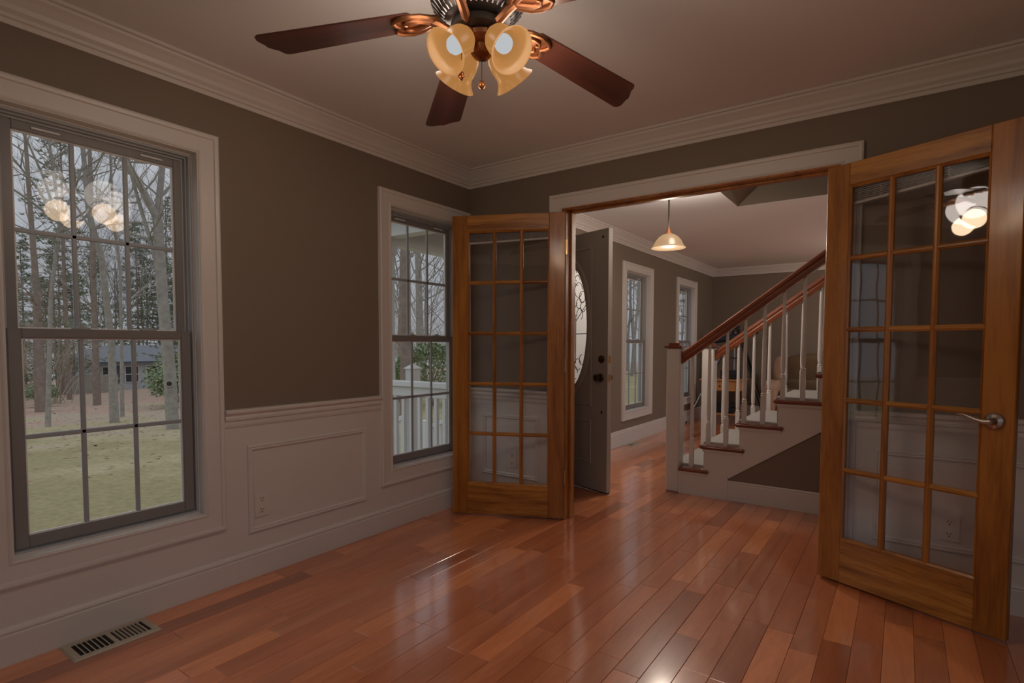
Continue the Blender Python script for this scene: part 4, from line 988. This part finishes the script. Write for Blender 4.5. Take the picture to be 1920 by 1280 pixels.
protoB = [bare_tree(11, 11, .09, 5, .55), bare_tree(23, 13, .11, 5, .62), bare_tree(37, 9, .07, 5, .7, mat='bark2'), bare_tree(41, 12, .09, 5, .5)]
protoP = [pine_tree(5, 12, .10, 2.6, .12), pine_tree(8, 15, .13, 3.0, .2), pine_tree(15, 9, .11, 2.4, .05)]
protoS = [shrub(3), shrub(6, 2.4, 1.8)]
used = set()
def put(p, x, y, rz, sc=1, label=None, cat=None, group=None):
    if id(p) in used: o = copy_tree(p, None)
    else: o = p; used.add(id(p))
    o.location = (x, y, gz(x)); o.rotation_euler = (0, 0, rz); o.scale = (sc, sc, sc)
    for k in ('label', 'category', 'group'):
        if k in o: del o[k]
    return tag(o, label, cat, group)
# the named trees near the house
def knot_tree():
    T = empty('forked_tree', (-11.6, 2.9, gz(-11.6)), 0, label='grey forked tree with a knothole seen in the right panes of the nearest window', cat='tree')
    m, m2 = MB(), MB(); rn = random.Random(77)
    B_ = lambda px, py, x: CAMRAY(px, py, x)
    P_ = [(-11.55, 2.86, -1.1), (-11.5, 2.80, .48), (-11.5, 2.69, 2.23), (-11.5, 2.63, 4.06)]
    m.tube(P_, [.140, .132, .118, .102], 12, cap=False)
    fk = Vector(P_[-1]); l1 = [fk, (-11.5, 2.36, 4.61), (-11.5, 1.93, 5.32), (-11.5, 1.6, 6.4), (-11.4, 1.3, 8.0)]; l2 = [fk, (-11.5, 2.68, 4.56), (-11.5, 2.76, 5.3), (-11.4, 2.86, 6.6), (-11.3, 3.1, 9)]
    m.tube(l1, [.080, .074, .066, .05, .03], 10, cap=False); m.tube(l2, [.080, .072, .064, .05, .03], 10, cap=False)
    l3 = [(-11.5, 2.66, 2.6), (-11.6, 2.50, 3.6), (-11.7, 2.33, 4.4), (-11.8, 2.1, 5.6), (-12, 1.9, 7)]; m.tube(l3, [.05, .045, .04, .03, .01], 8, cap=False)
    for src in (l1, l2, l3):
        for i in range(1, len(src)-1):
            for q in range(3):
                a = Vector((rn.uniform(-1, 1), rn.uniform(-1, 1), rn.uniform(.0, 1))).normalized(); branchy(rn, m, src[i], a, rn.uniform(1.0, 2.2), .024, 4, lev=1, m2=m2, spread=.55, wob=.2)
    t = m.build('trunk', M['bark'], T, smooth=True); m2.build('twigs', M['twig'], T)
    c = Vector((-11.40, 2.74, .24)); ax = (CAM-c); ax.z = 0; ax.normalize()
    MB().lathe([(.045, .03), (.075, .05), (.082, .03), (.085, 0)], 16, c+ax*.02, ax, cap=False).build('knothole_rim', M['bark'], t, smooth=True)
    MB().lathe([(.055, .034), (.055, .036)], 14, c+ax*.02, ax).build('knothole', M['slot'], t)
knot_tree()
def trunk_tree(pts, rr, label, mat='bark', seed=1, limbs=10, lo=.35, ll=(1.2, 3.0), lr=.04):
    """standing tree along a given polyline of points, radii from rr[0] to rr[1]"""
    rn = random.Random(seed); m, m2 = MB(), MB(); P = [Vector(p) for p in pts]; x, y = P[0].x, P[0].y
    P[0].z = gz(x)-.2; n = len(P); R = [rr[0]+(rr[1]-rr[0])*i/(n-1) for i in range(n)]; R[0] *= 1.25
    m.tube(P, R, 10, cap=False)
    for i in range(limbs):
        t = rn.uniform(lo, .98)*(n-1); q = P[int(t)].lerp(P[int(t)+1], t-int(t)); a = Vector((rn.uniform(-1, 1), rn.uniform(-1, 1), rn.uniform(.1, .9))).normalized()
        branchy(rn, m, q, a, rn.uniform(*ll), lr*(1.2-t/n), 4, lev=1, m2=m2, spread=.55, wob=.2)
    T = empty('bare_tree', (x, y, gz(x)), 0, label=label, cat='tree'); m.build('trunk', M[mat], T, smooth=True); m2.build('twigs', M['twig'], T); return T, rn
trunk_tree([(-15.2, 2.92, 0), (-15, 2.83, 1.24), (-15, 2.67, 3.5), (-15, 2.42, 4.6), (-15, 2.33, 6.4), (-15, 2.3, 9)], (.100, .045), 'tall bare trunk in the middle panes of the nearest window, standing on the lawn', seed=3)
trunk_tree([(-17.3, 3.85, 0), (-17, 3.79, 1.25), (-17, 3.81, 3.5), (-17, 3.67, 5.1), (-17, 3.6, 10)], (.052, .03), 'thin pale trunk just right of the tall middle trunk', seed=5, limbs=8)
trunk_tree([(-24, 3.62, 0), (-24, 3.55, 1.05), (-24, 3.57, 2.9), (-24.1, 3.5, 6), (-24.2, 3.4, 11)], (.20, .04), 'thick dark brown trunk in the left panes of the nearest window', 'bark2', seed=8, limbs=8, lo=.3)
trunk_tree([(-26, 6.0, 0), (-26, 6.0, 3), (-26.2, 6.1, 12)], (.13, .07), 'dark trunk directly behind the tall middle trunk', 'bark2', seed=9, limbs=6)
T_, r_ = trunk_tree([(-16, 1.65, 0), (-16, 1.82, 2.37), (-16, 2.08, 4.54), (-16, 1.95, 6.0), (-16, 1.8, 8)], (.055, .025), 'slender spreading tree filling the upper left panes of the nearest window', seed=21, limbs=10, lo=.35)
mm_, mt_ = MB(), MB()
for p1, p2 in (((-16, 1.62, 5.25), (-16, 1.05, 6.05)), ((-16, 1.75, 5.6), (-16, 1.35, 6.7)), ((-16, 2.4, 5.3), (-16, 2.75, 6.5)), ((-16, 1.45, 4.9), (-16, .7, 5.4))):
    mm_.tube([(-16, 2.06, 4.4), p1, p2], [.040, .032, .018], 7, cap=False)
    for i in range(4): branchy(r_, mm_, Vector(p1).lerp(Vector(p2), r_.random()), Vector((r_.uniform(-1, 1), r_.uniform(-1, 1), r_.uniform(0, 1))).normalized(), r_.uniform(.8, 1.8), .016, 2, lev=2, m2=mt_, spread=.55, wob=.2)
mm_.build('limbs', M['bark'], T_, smooth=True); mt_.build('twigs', M['twig'], T_)
trunk_tree([(-7, 6.12, 0), (-7, 6.10, .5), (-7, 6.08, 1.75), (-7, 6.1, 3.4), (-7.1, 6.1, 8)], (.16, .10), 'reddish brown trunk behind the porch post', 'bark2', seed=31, limbs=6)
trunk_tree([(-12.5, 12.2, 0), (-12.5, 12.1, 3), (-12.6, 12.0, 9)], (.16, .09), 'trunk standing farthest right in the second window', seed=33, limbs=12)
rn = random.Random(99)
L1 = 'bare grey tree standing in the woods behind the lawn'; L2 = 'dark green pine standing in the woods behind the lawn'
def clear_spot(x, y):  # keep the view to the neighbouring house open
    dx, dy = x-CAM.x, y-CAM.y; a = math.degrees(math.atan2(dy, -dx)); return not (17.0 < a < 23.8 and x > -56)
spots = []
for i in range(135):
    x = -rn.uniform(20, 62); fan_ = rn.uniform(-.02, 1.0)
    a = rad(rn.uniform(3, 76)); dd = rn.uniform(31, 62); x = CAM.x-dd*cos(a); y = CAM.y+dd*sin(a)
    if x > -9 or not clear_spot(x, y) or any((x-p)**2+(y-q)**2 < 6 for p, q in spots): continue
    spots.append((x, y))
    if rn.random() < (.30 if a < rad(38) else .93): put(rn.choice(protoB), x, y, rn.uniform(0, 6.28), rn.uniform(.8, 1.25), L1, 'tree', 'bare trees in the woods')
    else: put(rn.choice(protoP), x, y, rn.uniform(0, 6.28), rn.uniform(.8, 1.2), L2, 'tree', 'pines in the woods')
def brush(seed):
    rn = random.Random(seed); m, m2 = MB(), MB()
    for i in range(9): branchy(rn, m2, (rn.uniform(-.5, .5), rn.uniform(-.5, .5), -.1), (rn.uniform(-.6, .6), rn.uniform(-.6, .6), 1), rn.uniform(1.8, 3.2), .02, 3, lev=2, m2=m2, spread=.5, wob=.22)
    T = empty('bare_bush', (0, 0, 0)); m2.build('twigs', M['brush'], T); return T
protoK = [brush(2), brush(12), brush(22)]
for i in range(46):
    a = rad(rn.uniform(3, 62)); dd = rn.uniform(25, 44); x = CAM.x-dd*cos(a); y = CAM.y+dd*sin(a)
    if x > -9 or (15.5 < math.degrees(a) < 23.8): continue
    put(rn.choice(protoK), x, y, rn.uniform(0, 6.28), rn.uniform(.9, 1.7), 'leafless brown bush at the edge of the woods', 'bush', 'bare bushes at the wood edge')
for i in range(22):   # crowns beyond the house
    a = rad(rn.uniform(14, 28)); dd = rn.uniform(66, 78); x = CAM.x-dd*cos(a); y = CAM.y+dd*sin(a)
    put(rn.choice(protoP+protoB), x, y, rn.uniform(0, 6.28), rn.uniform(1.0, 1.4), 'tree standing far behind the neighbouring house', 'tree', 'trees behind the neighbouring house')
for i, (px, py, s, lb) in enumerate(((-19.5, 6.3, 1.0, 'low evergreen shrub right of the tall middle trunk'), (-21, 7.3, 1.15, 'rounded green shrub in front of the neighbouring house'), (-28, 4.6, .8, 'small shrub at the left edge of the lawn'),
                                     (-9.5, 9.6, 1.1, 'green bush in the lower right panes of the second window'), (-12, 10.5, 1.0, 'bush beyond the porch railing'))):
    put(protoS[i % 2], px, py, i*1.3, s, lb, 'shrub')
# ------------------------------------------------------------------ neighbouring house and fence
def house():
    O = Vector((-50, 13.2, 0)); L = 14; Dp = 7; zb = -3.3; ze = -.30
    Hs = empty('neighbour_house', (O.x, O.y+L/2, zb), 0, label='pale blue single storey house with grey roof far behind the lawn', cat='house')
    def P(nm, mat, m, par=None): return m.build(nm, mat, par or Hs)
    P('wall', M['siding'], MB().box(O.x-Dp, O.x, O.y, O.y+L, zb, ze))
    P('roof', M['shingle'], MB().add([(O.x+.5, O.y-.5, ze), (O.x+.5, O.y+L+.5, ze), (O.x-Dp-.5, O.y+L+.5, ze), (O.x-Dp-.5, O.y-.5, ze), (O.x-Dp/2, O.y+2.4, ze+1.35), (O.x-Dp/2, O.y+L-3, ze+1.35)],
                                  [(0, 1, 2, 3), (0, 1, 5, 4), (1, 2, 5), (2, 3, 4, 5), (3, 0, 4)]))
    P('fascia', M['shutter'], MB().box(O.x+.45, O.x+.52, O.y-.5, O.y+L+.5, ze-.12, ze+.02))
    for y, w in ((O.y+1.2, .5), (O.y+3.0, .9), (O.y+4.6, .9), (O.y+7.4, .9), (O.y+8.5, .9), (O.y+11, .9)):
        f = P('window', M['pwhite'], MB().box(O.x, O.x+.08, y-w/2-.08, y+w/2+.08, ze-1.75, ze-.35))
        P('pane', M['pane'], MB().box(O.x+.08, O.x+.1, y-w/2, y+w/2, ze-1.02, ze-.43), f); P('pane', M['pane'], MB().box(O.x+.08, O.x+.1, y-w/2, y+w/2, ze-1.67, ze-1.10), f)
    for y in (O.y+2.15, O.y+6.6, O.y+9.3): P('shutter', M['shutter'], MB().box(O.x, O.x+.07, y-.22, y+.22, ze-1.75, ze-.35))
house()
Fc = empty('board_fence', (-44, 11, -2.4), 0, label='weathered board fence in front of the far house', cat='fence')
for i in range(22):
    y = 9.6+i*.16; h = -1.05+.02*(i % 3); MB().box(-44.02, -44, y, y+.145, -2.6, h).build('board', M['fence'], Fc)
MB().box(-44.08, -44.02, 9.5, 13.2, -2.2, -2.1).box(-44.08, -44.02, 9.5, 13.2, -1.4, -1.3).build('fence_rail', M['fence'], Fc)
lt = MB(); rn = random.Random(5)
for i in range(2600):
    a = rad(rn.uniform(4, 40)); dd = rn.uniform(9, 34); x = CAM.x-dd*cos(a); y = CAM.y+dd*sin(a)
    if x > -5 or (rn.random() < .6 and dd < 15): continue
    c = Vector((x, y, gz(x)+.012)); s = rn.uniform(.03, .06); u = Vector((cos(i), sin(i), rn.uniform(-.2, .3)))*s; v = Vector((-sin(i), cos(i), rn.uniform(-.2, .3)))*s*.6
    lt.add([c-u, c+v, c+u, c-v], [(0, 1, 2, 3)])
o = lt.build('fallen_leaves', M['litter']); tag(o, 'scattered brown fallen leaves on the lawn outside', 'leaves', kind='stuff')
